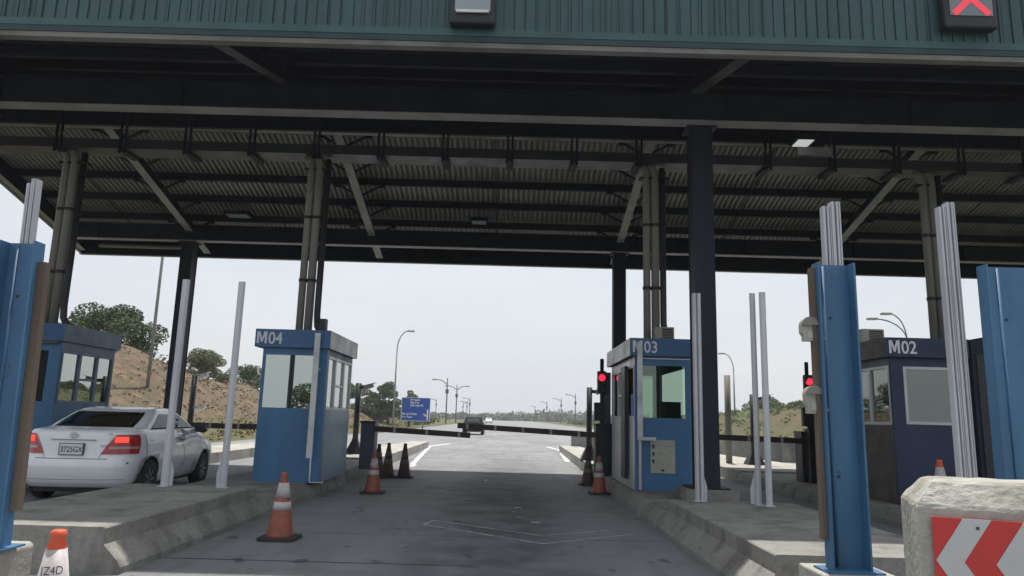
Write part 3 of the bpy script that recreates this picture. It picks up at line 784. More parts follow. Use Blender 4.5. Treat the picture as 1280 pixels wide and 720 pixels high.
for z in (1.03, .90, .77):
    g.lathe([(.028, 0)], 0, 0) if False else None
    g.prism([(2.60+.026*cos(k*pi/5), z+.030*sin(k*pi/5)) for k in range(10)], 13.1705, 13.1745, 'y')
    g.box(2.575, 2.625, 13.1705, 13.1745, z-.045, z-.036)
rr = random.Random(5)
for z in (1.07, 1.03, .99, .92, .88, .84, .79, .72, .68):
    x = 2.67
    while x < 2.94:
        w = rr.uniform(.015, .05)
        if rr.random() < .55: g.box(x, min(x+w, 2.95), 13.1715, 13.1745, z, z+.006)
        x += w+.012
g.box(2.74, 2.79, 13.1705, 13.1745, .595, .63)
g.build('printed_symbols', 'ink', nb)
# left booth extras
MB().box(-9.05, -8.40, 13.37, 13.39, 2.60, 2.68).build('brown_strip', 'rust', b5)  # brown strip at the foot of the front fascia
t = thing('equipment_cabinet', 'tall black steel enclosure standing right of the M02 booth', 'steel cabinet', (8.4, 12.2, .25))
g = MB(); g.prism([(7.63, .25), (9.2, .25), (9.2, 3.14), (8.02, 3.02), (7.97, 2.95), (7.63, 2.94)], 11.9, 14.6, 'y'); g.build('body', 'steel', t)
g = MB(); g.box(7.7, 8.5, 11.88, 11.898, .4, 2.7); g.box(8.53, 9.1, 11.88, 11.898, .4, 2.7); g.build('door', 'black', t)
# AC units on roofs
def ac(label, x0, x1, y, z0, z1):
    t = thing('air_conditioner', label, 'air conditioner', ((x0+x1)/2, y, z0), 'air conditioners on booth roofs')
    MB().box(x0, x1, y, y+.4, z0, z1).build('case', 'beige', t, bevel=.012)
    g = MB(); k = z0+.05
    g.box(x0+.13, x1-.03, y-.004, y-.001, z0+.04, z1-.03); g.build('grille_back', 'black', t)
    g = MB()
    while k < z1-.05: g.box(x0+.13, x1-.03, y-.012, y-.005, k, k+.008); k += .03
    g.build('grille', 'beige', t)
ac('small beige air conditioner on the roof of the M03 booth', 2.80, 3.17, 13.9, 2.95, 3.28)
ac('dark air conditioner on the roof of the M02 booth', 6.28, 6.68, 12.8, 2.93, 3.20)
# people-less; a small round helmet-like lamp on the left booth sill
# ------------------------------------------------------------------ lane equipment
def barrier_gate(label, x, y, x_end, cab_m, z0=.25, zc=1.30, za=1.10, ze=1.12, w=.32, top=None):
    t = thing('barrier_gate', label, 'barrier gate', (x, y, z0), 'lane barrier gates')
    MB().box(x-w/2, x+w/2, y-.2, y+.2, z0, zc).build('cabinet', cab_m, t, bevel=.015)
    MB().box(x-w/2-.012, x+w/2+.012, y-.215, y+.215, zc-.04, zc+.012).build('lid', 'black', t)
    s = 1 if x_end > x else -1
    a = MB(); xa = x + s*(w/2-.02); ya = y-.24
    a.obox((xa, ya, za), (x_end, ya, ze), .05, .115); a = a.build('boom', 'boom', t)
    g = MB(); n = max(2, int(abs(x_end-xa)/.58))
    for k in range(1, n+1):
        u = (k-.35)/n; cx = xa+(x_end-xa)*u; cz = za+(ze-za)*u
        g.box(cx-.028, cx+.028, ya-.034, ya-.0255, cz-.062, cz+.062)
    g.build('clip', 'notice', a)
    g = MB(); g.obox((xa, ya, za+.062), (x_end, ya, ze+.062), .012, .008); g.build('top_edge', 'gutter', a)
    return t
barrier_gate('lane barrier with a grey cabinet behind the M04 booth, boom closed across the centre lane', -3.16, 16.7, -.85, 'cabinet', .25, 1.30, 1.14, 1.05)
barrier_gate('lane barrier with a black cabinet behind the M03 booth, long boom closed to the left', 2.13, 16.75, -1.15, 'black', .25, 1.38, 1.13, 1.26)
barrier_gate('lane barrier left of the M04 booth, boom closed in front of the white car', -8.75, 17.2, -4.7, 'cabinet', .25, 1.3, 1.10, 1.10)
barrier_gate('black lane barrier with its boom closed across the M02 lane', 6.63, 16.4, 4.3, 'black', .25, 1.33, 1.13, 1.17)
def signal(label, x, y, z0=1.3):
    t = thing('traffic_signal', label, 'traffic signal', (x, y, .25), 'red lane traffic signals')
    MB().tube([(x+.02, y+.08, .25), (x+.02, y+.08, 2.86)], .045, 8).build('post', 'black', t)
    h = MB().box(x-.10, x+.10, y-.08, y+.03, 2.07, 2.57).build('signal_head', 'black', t, bevel=.015)
    for zc, m in ((2.42, 'sig_red'), (2.20, 'black')):
        g = MB(); g.prism([(x+.075*cos(k*pi/8), zc+.075*sin(k*pi/8)) for k in range(16)], y-.092, y-.082, 'y'); g.build('lens', m, h)
        g = MB(); 
        pts = [(x+.088*cos(a), zc+.088*sin(a)) for a in [i*pi/8-.3 for i in range(10)]]; inn = [(x+.080*cos(a), zc+.080*sin(a)) for a in [i*pi/8-.3 for i in range(10)]][::-1]
        g.prism(pts+inn, y-.17, y-.082, 'y'); g.build('visor', 'black', h)
    MB().box(x-.17, x+.07, y-.10, y+.02, 1.45, 1.86).build('card_reader', 'black', t, bevel=.01)
    MB().box(x-.03, x+.25, y-.02, y+.2, .25, 1.40).build('pillar', 'black', t, bevel=.01)
    MB().box(x+.06, x+.22, y+.04, y+.18, 1.40, 2.55).build('mast_box', 'cabinet', t, bevel=.01)
signal('red traffic signal on a black post left of the M03 booth', 2.10, 16.6)
signal('red traffic signal on a black post beside the blue post with the tan strip', 6.58, 16.0)
def cam_pole(label, x, y, ztop, side, white=False, two=False, z0=.25):
    t = thing('camera_pole', label, 'camera pole', (x, y, z0), 'camera poles beyond the booths')
    MB().tube([(x, y, z0), (x, y, ztop)], .085, 10).build('pole', 'black', t)
    g = MB(); g.lathe([(.36, z0), (.34, z0+.08), (.13, z0+.42), (.09, z0+.55)], x, y, 4, ang=pi/4); g.build('base_flare', 'black', t)
    for k, z in enumerate((ztop-.12,) if not two else (ztop-.05, ztop-1.0)):
        g = MB(); g.obox((x+side*.05, y-.05, z), (x+side*.25, y-.1, z-.02), .07, .10); g.build('bracket', 'black', t)
        g = MB(); g.obox((x+side*.18, y-.15, z-.06), (x+side*.48, y-.2, z+.06), .12, .11); c = g.build('camera', 'white' if white else 'beige', t, bevel=.02)
        g = MB(); g.obox((x+side*.15, y-.15, z+.03), (x+side*.54, y-.22, z+.13), .14, .012); g.build('sun_shield', 'white' if white else 'tube', c)
cam_pole('black camera pole just right of the M04 booth', -4.62+.05, 22, 2.38, 1)
cam_pole('black flared camera pole standing left of the M03 booth', 2.42, 22, 2.44, 1)
cam_pole('black pole with two white cameras in front of the red hillside', -9.55, 22, 2.50, 1, True, True)
cam_pole('black camera pole left of the close pair of silver posts', 7.35, 22, 2.36, 1)
t = tag(MB().tube([(6.75, 22.5, .2), (6.75, 22.5, 2.95)], .10, 10).build('steel_bollard', 'tube'), 'plain grey upright pipe right of the black column', 'steel pipe')
def hood(label, x, y, z0, z1, w=.10):
    t = thing('sensor_housing', label, 'sensor housing', (x, y, z0), 'hooded sensors on the blue post')
    h = z1-z0
    g = MB(); arc = [(x+w/2*cos(a), z1-w/2+w/2*sin(a)) for a in [i*pi/8 for i in range(9)]]
    g.prism(arc+[(x-w/2, z0+h*.35), (x-w*.36, z0+h*.22), (x-w*.36, z0), (x+w*.42, z0), (x+w*.42, z0+h*.22), (x+w/2, z0+h*.35)], y-.03, y+.02, 'y', False)
    g.build('body', 'beige', t)
    arc2 = [(x+(w/2+.004)*cos(a), z1-w/2+(w/2+.004)*sin(a)) for a in [i*pi/8 for i in range(9)]]
    g = MB(); g.prism(arc2, y-.05, y-.0305, 'y'); g.build('hood', 'tube', t)
    MB().box(x-w*.15, x+w*.35, y-.034, y-.0305, z0+h*.12, z0+h*.42).build('window', 'notice', t)
    MB().box(x+w/2-.01, x+w/2+.06, y+.0, y+.05, z0+h*.1, z0+h*.2).build('arm', 'tube', t)
hood('upper beige hooded sensor on the left side of the tan-striped blue post', 1.90, 4.58, 1.985, 2.135)
hood('lower beige hooded sensor on the left side of the tan-striped blue post', 1.905, 4.58, 1.53, 1.70)

# ------------------------------------------------------------------ cones
def cone(label, x, y, z=0, kind='clean', h=.76, tilt=0):
    t = thing('traffic_cone', label, 'traffic cone', (x, y, z), 'traffic cones in the lanes')
    body, col = {'clean': ('orange', 'collar'), 'bright': ('orange_bright', 'collar'), 'dirty': ('orange_dirty', 'collar_dirty')}[kind]
    def r(zz): return .155 - (.155-.032)*(zz-.035)/(h-.035)
    g = MB(); g.lathe([(.165, .035), (.15, .06)] + [(r(zz), zz) for zz in (.1, .2, .3, .4, .5, .6, h-.04)] + [(.040, h-.035), (.040, h-.005), (.028, h)], 0, 0, 20)
    g.build('cone_body', body, t, world=False)
    bands = ((.62, .78), (.40, .54)) if kind != 'bright' else ((.30, .87),)
    bands = ((.62, .84), (.44, .56)) if kind == 'clean' else bands
    for a, b in bands:
        g = MB(); za, zb = a*h, b*h
        g.lathe([(r(za)+.004, za), (r(zb)+.004, zb)], 0, 0, 20); g.build('reflective_collar', col, t, world=False)
    g = MB(); s = .215
    g.prism([(-s, -s+.05), (-s+.05, -s), (s-.05, -s), (s, -s+.05), (s, s-.05), (s-.05, s), (-s+.05, s), (-s, s-.05)], 0, .035, 'z'); g.build('base', 'rubber', t, world=False)
    return t
cone('large faded orange cone with two white bands, left in the centre lane', -2.62, 8.75, 0, 'clean', .76)
c0 = cone('bright orange and white cone with scribbled writing, bottom left foreground', -2.50, 4.22, 0, 'bright', .77)
text('JZ4D', .062, 'ink', c0, (-2.514, 4.122, .545), rot=(pi/2-.17, 0, .54), off=0, name='scribble', xs=.8)
cone('faded orange cone with a grimy white band, nearest of the four beside the M04 island', -2.52, 14.0, 0, 'clean', .76)
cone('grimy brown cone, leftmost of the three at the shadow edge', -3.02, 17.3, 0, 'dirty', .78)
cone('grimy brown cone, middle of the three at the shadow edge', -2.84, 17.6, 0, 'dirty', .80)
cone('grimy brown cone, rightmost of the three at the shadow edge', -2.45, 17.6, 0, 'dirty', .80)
cone('dull orange cone at the foot of the M03 island', 1.86, 15.0, 0, 'clean', .74)
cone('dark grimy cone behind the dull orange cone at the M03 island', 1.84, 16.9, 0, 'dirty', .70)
cone('small orange cone in front of the M02 booth', 6.2, 10.6, .25, 'bright', .78)

# ------------------------------------------------------------------ cars
def interp(tab, z):
    if z <= tab[0][0]: return tab[0][1:]
    for a, b in zip(tab, tab[1:]):
        if z <= b[0]:
            u = (z-a[0])/(b[0]-a[0]); return [p+(q-p)*u for p, q in zip(a[1:], b[1:])]
    return tab[-1][1:]
# z, rear y, front y, half width, corner radius
SEDAN = [(.24, .16, 4.36, .78, .22), (.32, .07, 4.44, .83, .26), (.45, .02, 4.50, .865, .30), (.56, .0, 4.51, .88, .32), (.645, .02, 4.48, .882, .32), (.675, .055, 4.46, .88, .32), (.78, .075, 4.38, .875, .32),
         (.90, .09, 4.0, .868, .30), (.98, .095, 3.75, .858, .28), (1.05, .11, 3.52, .845, .26), (1.09, .15, 3.42, .83, .25), (1.108, .25, 3.36, .80, .24), (1.12, .50, 3.30, .79, .22), (1.14, .60, 3.22, .765, .20), (1.22, .80, 3.04, .735, .18), (1.31, 1.02, 2.80, .69, .17),
         (1.38, 1.20, 2.62, .65, .16), (1.43, 1.36, 2.48, .61, .16), (1.462, 1.60, 2.30, .53, .16), (1.475, 1.85, 2.15, .36, .10)]
PICKUP = [(.34, .08, 4.9, .84, .1), (.45, .0, 5.0, .88, .1), (.62, .0, 5.02, .89, .12), (.80, .04, 4.95, .89, .14), (.98, .06, 4.6, .87, .14), (1.02, .10, 3.9, .85, .14), (1.05, .25, 3.7, .80, .16), (1.25, .38, 3.2, .72, .2), (1.42, .50, 2.9, .66, .2), (1.47, .62, 2.75, .6, .2), (1.485, .9, 2.5, .45, .2)]
def surf(tab, s, z, off=0):
    """s in [-5,5]: 0 rear centre, 1..2 rear corner, 2..3 side, 3..4 front corner, 5 front centre; sign=side"""
    yr, yf, hw, r = interp(tab, z); a = abs(s); sg = 1 if s >= 0 else -1
    L = tab[3][2]
    if a <= 1: x, y, nx, ny = (hw-r)*a, yr, 0, -1
    elif a <= 2: q = (a-1)*pi/2; x, y, nx, ny = hw-r+r*sin(q), yr+r-r*cos(q), sin(q), -cos(q)
    elif a <= 3: x, y, nx, ny = hw, yr+r+(yf-yr-2*r)*(a-2), 1, 0
    elif a <= 4: q = (a-3)*pi/2; x, y, nx, ny = hw-r+r*cos(q), yf-r+r*sin(q), cos(q), sin(q)
    else: x, y, nx, ny = (hw-r)*(5-a), yf, 0, 1
    x += nx*off; y += ny*off
    u = (y-L/2)/(L/2); x *= 1-.075*abs(u)**3
    y += (.11 if y < L/2 else -.22)*(x/.85)**2
    return Vector((sg*x, y, z))
def patch(tab, s0, s1, z0, z1, off, ns=8, nz=5, sb=None, side=1, smooth=True):
    """s0,s1 may be functions of v in 0..1"""
    g = MB(); F = lambda f, v: f(v) if callable(f) else f; grid = []
    for j in range(nz+1):
        v = j/nz; z = z0+(z1-z0)*v; row = []
        for i in range(ns+1):
            a, b = F(s0, v), F(s1, v); s = (a+(b-a)*i/ns)*side
            row.append(g.bm.verts.new(surf(tab, s, z, off)))
        grid.append(row)
    for a, b in zip(grid, grid[1:]):
        for i in range(ns): g._f([a[i], a[i+1], b[i+1], b[i]], smooth)
    return g
def car(label, loc, yaw, tab=SEDAN, paintm='carwhite', detail=True, wheels=(.92, 3.50), wr=.315, cat='car', name='parked_car', group=None):
    t = thing(name, label, cat, (0, 0, 0), group)
    g = MB(); zs = []
    for a, b in zip(tab, tab[1:]):
        zs.append(a[0])
        if b[0]-a[0] > .06: zs += [a[0]+(b[0]-a[0])*k/3 for k in (1, 2)]
    zs.append(tab[-1][0])
    S_ = [0, .33, .66, 1, 1.2, 1.4, 1.6, 1.8, 2] + [2+k/10 for k in range(1, 10)] + [3, 3.25, 3.5, 3.75, 4, 4.5, 5]
    S_ = [-x for x in S_[:0:-1]][1:] + S_
    rings = []
    for z in zs: rings.append([g.bm.verts.new(surf(tab, s, z)) for s in S_])
    n = len(S_)
    for a, b in zip(rings, rings[1:]):
        for k in range(n): g._f([a[k], a[(k+1) % n], b[(k+1) % n], b[k]], True)
    g._f(rings[0][::-1]); g._f(rings[-1])
    body = g.build('body', paintm, t, world=False)
    hw = tab[3][3]
    if detail:
        cut = MB()
        for y in wheels:
            for s in (-1, 1):
                cut.lathe([(wr+.055, s*(hw-.26)), (wr+.055, s*(hw+.2))], y, wr, 28, 'x')
        co = cut.build('cutter', 'black')
        md = body.modifiers.new('b', 'BOOLEAN'); md.object = co; md.operation = 'DIFFERENCE'; md.solver = 'EXACT'; md.material_mode = 'TRANSFER'
        dg = bpy.context.evaluated_depsgraph_get(); dg.update()
        me = bpy.data.meshes.new_from_object(body.evaluated_get(dg)); body.modifiers.clear(); body.data = me
        bpy.data.objects.remove(co)
    for y in wheels:
        for s in (-1, 1):
            e = bpy.data.objects.new('wheel', None); C.objects.link(e); e.parent = t; e.location = (s*(hw-.115), y, wr)
            w = MB(); w.lathe([(wr*.62, -.09), (wr*.93, -.10), (wr, -.06), (wr, .06), (wr*.93, .10), (wr*.62, .09)], 0, 0, 28, 'x'); w.build('tyre', 'tyre', e, world=False)
            if detail:
                w = MB(); w.lathe([(wr*.60, s*.02), (wr*.62, s*.085), (wr*.56, s*.088), (wr*.52, s*.05), (wr*.18, s*.05), (wr*.15, s*.085), (.02, s*.09)], 0, 0, 24, 'x')
                for k in range(7):
                    a = 2*pi*k/7; w.obox((s*.07, .05*cos(a), .05*sin(a)), (s*.075, wr*.58*cos(a), wr*.58*sin(a)), .03, .045, (1, 0, 0))
                w.build('rim', 'rim', e, world=False)
    if tab is SEDAN:
        patch(tab, lambda v: -(1.18+.05*v), lambda v: 1.18+.05*v, 1.145, 1.385, .012, 16, 8).build('rear_window', 'carglass', t, world=False)
        pass
        patch(tab, 4.1, 5, 1.15, 1.375, .01, 8, 6).build('windscreen', 'carglass_side', t, world=False)
        patch(tab, 4.1, 5, 1.15, 1.375, .01, 8, 6, side=-1).build('windscreen', 'carglass_side', t, world=False)
        for s in (1, -1):
            patch(tab, lambda v: 2.06+.04*v, lambda v: 2.46, 1.135, 1.36, .010, 6, 6, side=s).build('rear_side_window', 'carglass_side', t, world=False)
            patch(tab, lambda v: 2.52, lambda v: 3.0-.02*v, 1.135, 1.36, .010, 6, 6, side=s).build('front_side_window', 'carglass_side', t, world=False)
            patch(tab, 2.06, 3.1, 1.115, 1.132, .011, 10, 1, side=s).build('window_trim', 'bumpgap', t, world=False)
            lamp = patch(tab, lambda v: .80+.32*v, lambda v: 1.88+.14*v-.5*max(0, v-.8), .745, 1.04, .014, 14, 10, side=s).build('tail_light', 'redlens', t, world=False)
            patch(tab, lambda v: 1.12, 1.50, .92, 1.005, .020, 8, 4, side=s).build('brake_lamp', 'redlit', lamp, world=False)
            patch(tab, lambda v: .98+.05*v, lambda v: 1.86, .82, .86, .019, 10, 2, side=s).build('reverse_lamp', 'clearlens', lamp, world=False)
            patch(tab, 4.0, 4.6, .62, .78, .012, 8, 4, side=s).build('headlight', 'clearlens', t, world=False)
            # panel gaps on the side
            for s0 in (2.06, 2.49, 2.93):
                patch(tab, s0, s0+.004, .34, 1.11, .004, 1, 8, side=s).build('door_gap', 'bumpgap', t, world=False)
            patch(tab, 2.12, 2.165, .93, .955, .025, 2, 1, side=s).build('door_handle', paintm, t, world=False)
            patch(tab, 2.54, 2.585, .94, .965, .025, 2, 1, side=s).build('door_handle', paintm, t, world=False)
            g = MB(); yv = 3.0
            g.lathe([(.0, 0), (.06, 0)], 0, 0) if False else None
            g.box(s*.80 if s > 0 else s*1.02, s*1.02 if s > 0 else s*.80, yv-.06, yv+.06, 1.03, 1.17); g.build('door_mirror', 'black', t, world=False, bevel=.035)
            patch(tab, lambda v: 1.55, 1.62, .60, .62, .008, 2, 1, side=s).build('bumper_sensor', 'bumpgap', t, world=False)
        # boot lid lines
        patch(tab, -1.0, 1.0, .668, .677, .003, 12, 1).build('boot_gap', 'bumpgap', t, world=False)
        for s in (1, -1): patch(tab, lambda v: .76+.32*v, lambda v: .77+.32*v, .68, 1.07, .004, 1, 4, side=s).build('boot_gap', 'bumpgap', t, world=False)
        patch(tab, -.62, .62, .945, .96, .022, 10, 1).build('boot_handle', 'tube', t, world=False)
        # plate
        y0 = .05
        pl = MB().box(-.17, .17, y0-.012, y0+.05, .735, .895).build('number_plate', 'plate', t, world=False)
        fr_ = MB(); 
        for a in ((-.178, .178, .727, .735), (-.178, .178, .895, .903), (-.178, -.170, .735, .895), (.170, .178, .735, .895)): fr_.box(a[0], a[1], y0-.016, y0+.05, a[2], a[3])
        fr_.build('plate_frame', 'plateink', pl, world=False)
        tx = text('3725GX', .118, 'plateink', pl, (-.158, y0-.0125, .772), off=.006, xs=.80); tx.location = (-.158, y0-.0125, .772)
        # emblem: chrome oval rings
        g = MB()
        for (a, b, cx, cz) in ((.062, .042, 0, 0), (.022, .040, 0, 0), (.052, .016, 0, .024)):
            pts = [(cx+a*cos(k*pi/12), y0+.028, 1.02+cz+b*sin(k*pi/12)) for k in range(25)]
            g.tube(pts, .0045, 5)
        g.build('emblem', 'chrome', t, world=False)
        MB().box(.50, .55, .09, .12, 1.05, 1.066).build('boot_badge', 'chrome', t, world=False); MB().box(.40, .48, .08, .10, .868, .885).build('boot_badge', 'chrome', t, world=False)
        patch(tab, -1.6, 1.6, .36, .368, .004, 16, 1).build('bumper_crease', 'tube', t, world=False)
        MB().box(-.6, .6, .3, 4.1, .16, .24).build('underbody', 'black', t, world=False)
        g = MB()
        for sx in (-.36, .36): 
            g.box(sx-.22, sx+.22, 1.75, 1.87, .95, 1.28); g.box(sx-.12, sx+.12, 1.77, 1.85, 1.25, 1.37)
        g.build('seats', 'black', t, world=False)
    else:
        patch(tab, -1.05, 1.05, 1.10, 1.38, .012, 12, 3).build('rear_window', 'carglass', t, world=False)
        for s in (1, -1):
            patch(tab, 1.2, 1.95, .72, .95, .012, 6, 3, side=s).build('tail_light', 'redlens', t, world=False)
        MB().box(-.80, .80, -.06, .0, .47, .56).build('rear_bumper', 'black', t, world=False)
        MB().box(.12, .5, -.045, -.02, .60, .72).build('number_plate', 'plate', t, world=False)
        MB().box(-.6, .6, .3, 4.6, .25, .36).build('underbody', 'black', t, world=False)
    t.location = loc; t.rotation_euler = (0, 0, yaw)
    return t
car('white saloon car with lit brake lights and plate 3725GX, waiting in the left lane', (-6.64, 11.2, .0), R(4.5))
car('dark pickup driving away down the road beyond the booms', (-3.02, 61.5, 0), 0, PICKUP, 'carblack', True, (.95, 4.0), .36, 'pickup', 'pickup_truck')
car('distant white car right of the dark pickup', (-5.4, 200, 0), pi, SEDAN, 'carwhite', False, cat='car')
car('white van-like vehicle half hidden behind the M04 booth', (-12.2, 47, 0), R(25), PICKUP, 'carwhite', False, (.95, 4.0), .36, 'van', 'white_van')

# ------------------------------------------------------------------ sign, lamps, poles
t = thing('road_sign', 'large blue direction sign on two legs left of the road', 'road sign', (-9.6, 75, 0))
MB().box(-11.05, -8.1, 75, 75.06, .95, 3.28).build('panel', 'signblue', t)
g = MB(); bz = (.95, 3.28)
for a in ((-11.05, -8.1, .93, .97), (-11.05, -8.1, 3.26, 3.30), (-11.07, -11.01, .93, 3.3), (-8.14, -8.08, .93, 3.3)): g.box(a[0], a[1], 74.95, 74.995, a[2], a[3])
g.build('border', 'letter', t)
for x in (-10.4, -8.8): MB().tube([(x, 75.12, -.03), (x, 75.12, 3.1)], .07, 8).build('leg', 'lamp', t)
for s, x, z, sz in (('Freetown', -10.15, 2.98, .30), ('May Pen', -10.15, 2.70, .30), ('Clarendon Pk', -10.15, 2.42, .28), ('Mineral Heights', -10.98, 1.55, .28), ('Free Town', -10.98, 1.24, .28)):
    text(s, sz, 'white', t, (x, 74.985, z), off=.03, xs=.85)
g = MB(); g.box(-8.42, -8.27, 74.96, 74.99, 1.03, 2.15); g.obox((-8.42, 74.975, 1.42), (-8.78, 74.975, 1.66), .03, .13); g.build('arrow', 'white', t)
def street_lamp(label, x, y, h, arms, r=.09, bend=.6):
    t = thing('street_lamp', label, 'street lamp', (x, y, 0), 'street lamps along the road')
    z0 = min(hill_h(x, y), 9) if abs(x) > 14 else -.03
    MB().tube([(x, y, z0), (x, y, h*.80)], r, 8, r*.7).build('pole', 'lamp', t)
    for dx, dz in arms:
        pts = [(x+dx*(1-cos(a)), y, h*.80+(h*.20+dz)*sin(a)) for a in [k*pi/2/8 for k in range(9)]]
        a_ = MB().tube(pts, r*.55, 6).build('arm', 'lamp', t)
        e = pts[-1]; s = 1 if dx > 0 else -1
        g = MB(); g.obox((e[0]-s*.1, y, e[2]), (e[0]+s*.55, y, e[2]-.02), .25, .13); g.build('lamp_head', 'beige', a_)
street_lamp('single-arm street lamp left of the blue direction sign', -10.25, 65, 9.0, ((.95, 0),))
street_lamp('twin-headed street lamp above the M02 booth', 24.9, 45, 8.6, ((-1.0, .0), (-1.9, -.35)), .08)
street_lamp('bent street lamp just right of the black column', 23.2, 75, 8.7, ((-1.0, 0),))
t = thing('lamp_mast', 'tall tapering grey mast on the red bank, left', 'mast', (-19.9, 40, 0))
MB().tube([(-19.9, 40, hill_h(-19.9, 40)-.2), (-19.9, 40, 15.5)], .10, 8, .06).build('shaft', 'lamp', t)
MB().box(-20.5, -19.3, 39.9, 40.1, 15.5, 15.7).build('lamp_bar', 'lamp', t)
def upole(label, x, y, h, arms):
    t = thing('utility_pole', label, 'utility pole', (x, y, 0), 'utility poles along the highway')
    r = .12 + y*.0002
    MB().tube([(x, y, -.03), (x, y, h)], r, 6, r*.8).build('shaft', 'pole', t)
    for s in arms:
        MB().tube([(x, y, h*.86), (x+s*1.2, y, h*.95), (x+s*2.7, y, h*.97)], .07+y*.0002, 5).build('lamp_arm', 'pole', t)
        MB().box(min(x+s*2.5, x+s*3.3), max(x+s*2.5, x+s*3.3), y-.15, y+.15, h*.95, h*.98).build('lamp_head', 'beige', t)
    MB().lathe([(.3, h*.66), (.36, h*.68), (.36, h*.74), (.3, h*.76)], x, y, 8).build('transformer', 'pole', t)
    return t
upole('utility pole nearest the sign with one lamp arm, left side of the highway', -13.4, 156, 9.6, (-1,))
upole('second nearest utility pole left of the highway, arms both sides', -14.2, 196, 10.0, (-1, 1))
upole('tallest-looking of the distant pole trio above the pickup', -16.5, 306, 9.7, (-1,))
upole('middle one of the distant pole trio above the pickup', -19.6, 340, 9.0, (-1,))
upole('leftmost one of the distant pole trio above the pickup', -24.0, 380, 9.4, (1,))
upole('thin utility pole seen between the sign and the nearest pole', -33, 330, 9.5, (-1,))
upole('faint small pole close to the right edge of the sign', -48, 430, 9.0, (-1,))
upole('nearest utility pole right of the highway, left of the M03 signal', 21.8, 240, 10.0, (-1,))
upole('second utility pole right of the highway', 20.2, 283, 9.8, (-1,))
upole('third utility pole right of the highway', 17.6, 340, 9.8, (-1,))
upole('farthest utility pole right of the highway', 16, 450, 9.6, (-1,))

# ------------------------------------------------------------------ vegetation
def leafcloud(g, blobs, n, size, rnd, droop=0.):
    tot = sum(b[3]**2 for b in blobs)
    for bx, by, bz, br, bzr in [(b[0], b[1], b[2], b[3], b[4]) for b in blobs]:
        k = int(n*br*br/tot)
        for _ in range(k):
            while True:
                v = Vector((rnd.uniform(-1, 1), rnd.uniform(-1, 1), rnd.uniform(-1, 1)))
                if v.length < 1: break
            v = v.normalized()*(v.length**.55)
            p = Vector((bx+v.x*br, by+v.y*br, bz+v.z*bzr))
            s = size*rnd.uniform(.5, 1.3)
            a = Vector((rnd.gauss(0, 1), rnd.gauss(0, 1), rnd.gauss(0, .7))).normalized()*s
            b = a.cross(Vector((rnd.gauss(0, 1), rnd.gauss(0, 1), rnd.gauss(0, 1))).normalized())
            b = b.normalized()*s*.55
            g.quad(p-a, p+b*.9, p+a, p-b)
def tree(label, x, y, h, cr, m='leaf_a', n=2600, seed=1, z0=None, crown_base=.35, leaf=.16, name='tree', cat='tree', group=None, clumps=16):
    rnd = random.Random(seed); z0 = hill_h(x, y) if z0 is None else z0
    t = thing(name, label, cat, (x, y, z0), group)
    tr_ = MB(); tr_.tube([(x, y, z0-.2), (x+.1*h*.3, y, z0+h*.3), (x+.02*h, y, z0+h*.6)], .035*h, 7, .018*h)
    blobs = []
    for k in range(clumps):
        a = rnd.uniform(0, 2*pi); u = rnd.uniform(0, 1)**.6; zz = z0+h*(crown_base+(1-crown_base)*rnd.uniform(.1, .9))
        prof = sin(pi*min(1, max(0, (zz-z0)/h-crown_base+.25)/(1.25-crown_base)))
        bx, by = x+cos(a)*cr*u*prof, y+sin(a)*cr*u*prof; br = cr*rnd.uniform(.22, .42)
        blobs.append((bx, by, zz, br, br*rnd.uniform(.55, .8)))
        if k < 8: tr_.tube([(x+.015*h, y, z0+h*.35), ((x+bx)/2, (y+by)/2, (z0+h*.4+zz)/2), (bx, by, zz)], .014*h, 5, .005*h)
    tr_.build('trunk', 'bark', t)
    g = MB(); leafcloud(g, blobs, int(n*2.3), leaf*.62, rnd); g.build('crown', m, t, recalc=False)
    return t
tree('dark green tree crowning the left hill beside the tall mast', -29.0, 52, 4.2, 3.2, 'leaf_a', 5200, 3, leaf=.20, clumps=22, crown_base=.2)
tree('low dark tree behind the leftmost booth roof', -33.5, 53, 3.4, 3.4, 'leaf_b', 4200, 13, leaf=.20, clumps=20, crown_base=.1)
tree('leafy tree at the far left of the hilltop', -37.5, 54, 3.6, 3.2, 'leaf_b', 3000, 14, leaf=.22, clumps=18, crown_base=.1)
tree('pale round-headed tree on the hill right of the black rear column', -28.0, 66, 3.0, 2.3, 'leaf_c', 3400, 4, leaf=.17, clumps=18, crown_base=.2)
tree('low green bush-like tree on the hill left of the M04 booth', -26.2, 73, 3.0, 2.6, 'leaf_b', 3600, 5, leaf=.17, clumps=18, crown_base=.05)
tree('small green shrub beside the pale round-headed tree', -27.2, 70, 1.5, 1.7, 'leaf_b', 1800, 6, leaf=.16, crown_base=.05)
tree('dark spreading shrub on the hill just right of the M04 booth', -25.5, 112, 3.3, 3.4, 'leaf_a', 2600, 7, leaf=.26, crown_base=.1)
tree('tall dark conical tree behind the single-arm street lamp', -16.6, 100, 6.0, 2.5, 'leaf_a', 6000, 8, z0=-.03, leaf=.20, clumps=26, crown_base=.12)
tree('pale dusty tree left of the dark conical tree', -19.6, 102, 5.0, 2.2, 'leaf_c', 3200, 9, z0=-.03, leaf=.22, clumps=20, crown_base=.15)
tree('light green tree just left of the blue sign', -13.4, 98, 5.0, 1.9, 'leaf_b', 2600, 10, z0=-.03, leaf=.18, clumps=14, crown_base=.15)
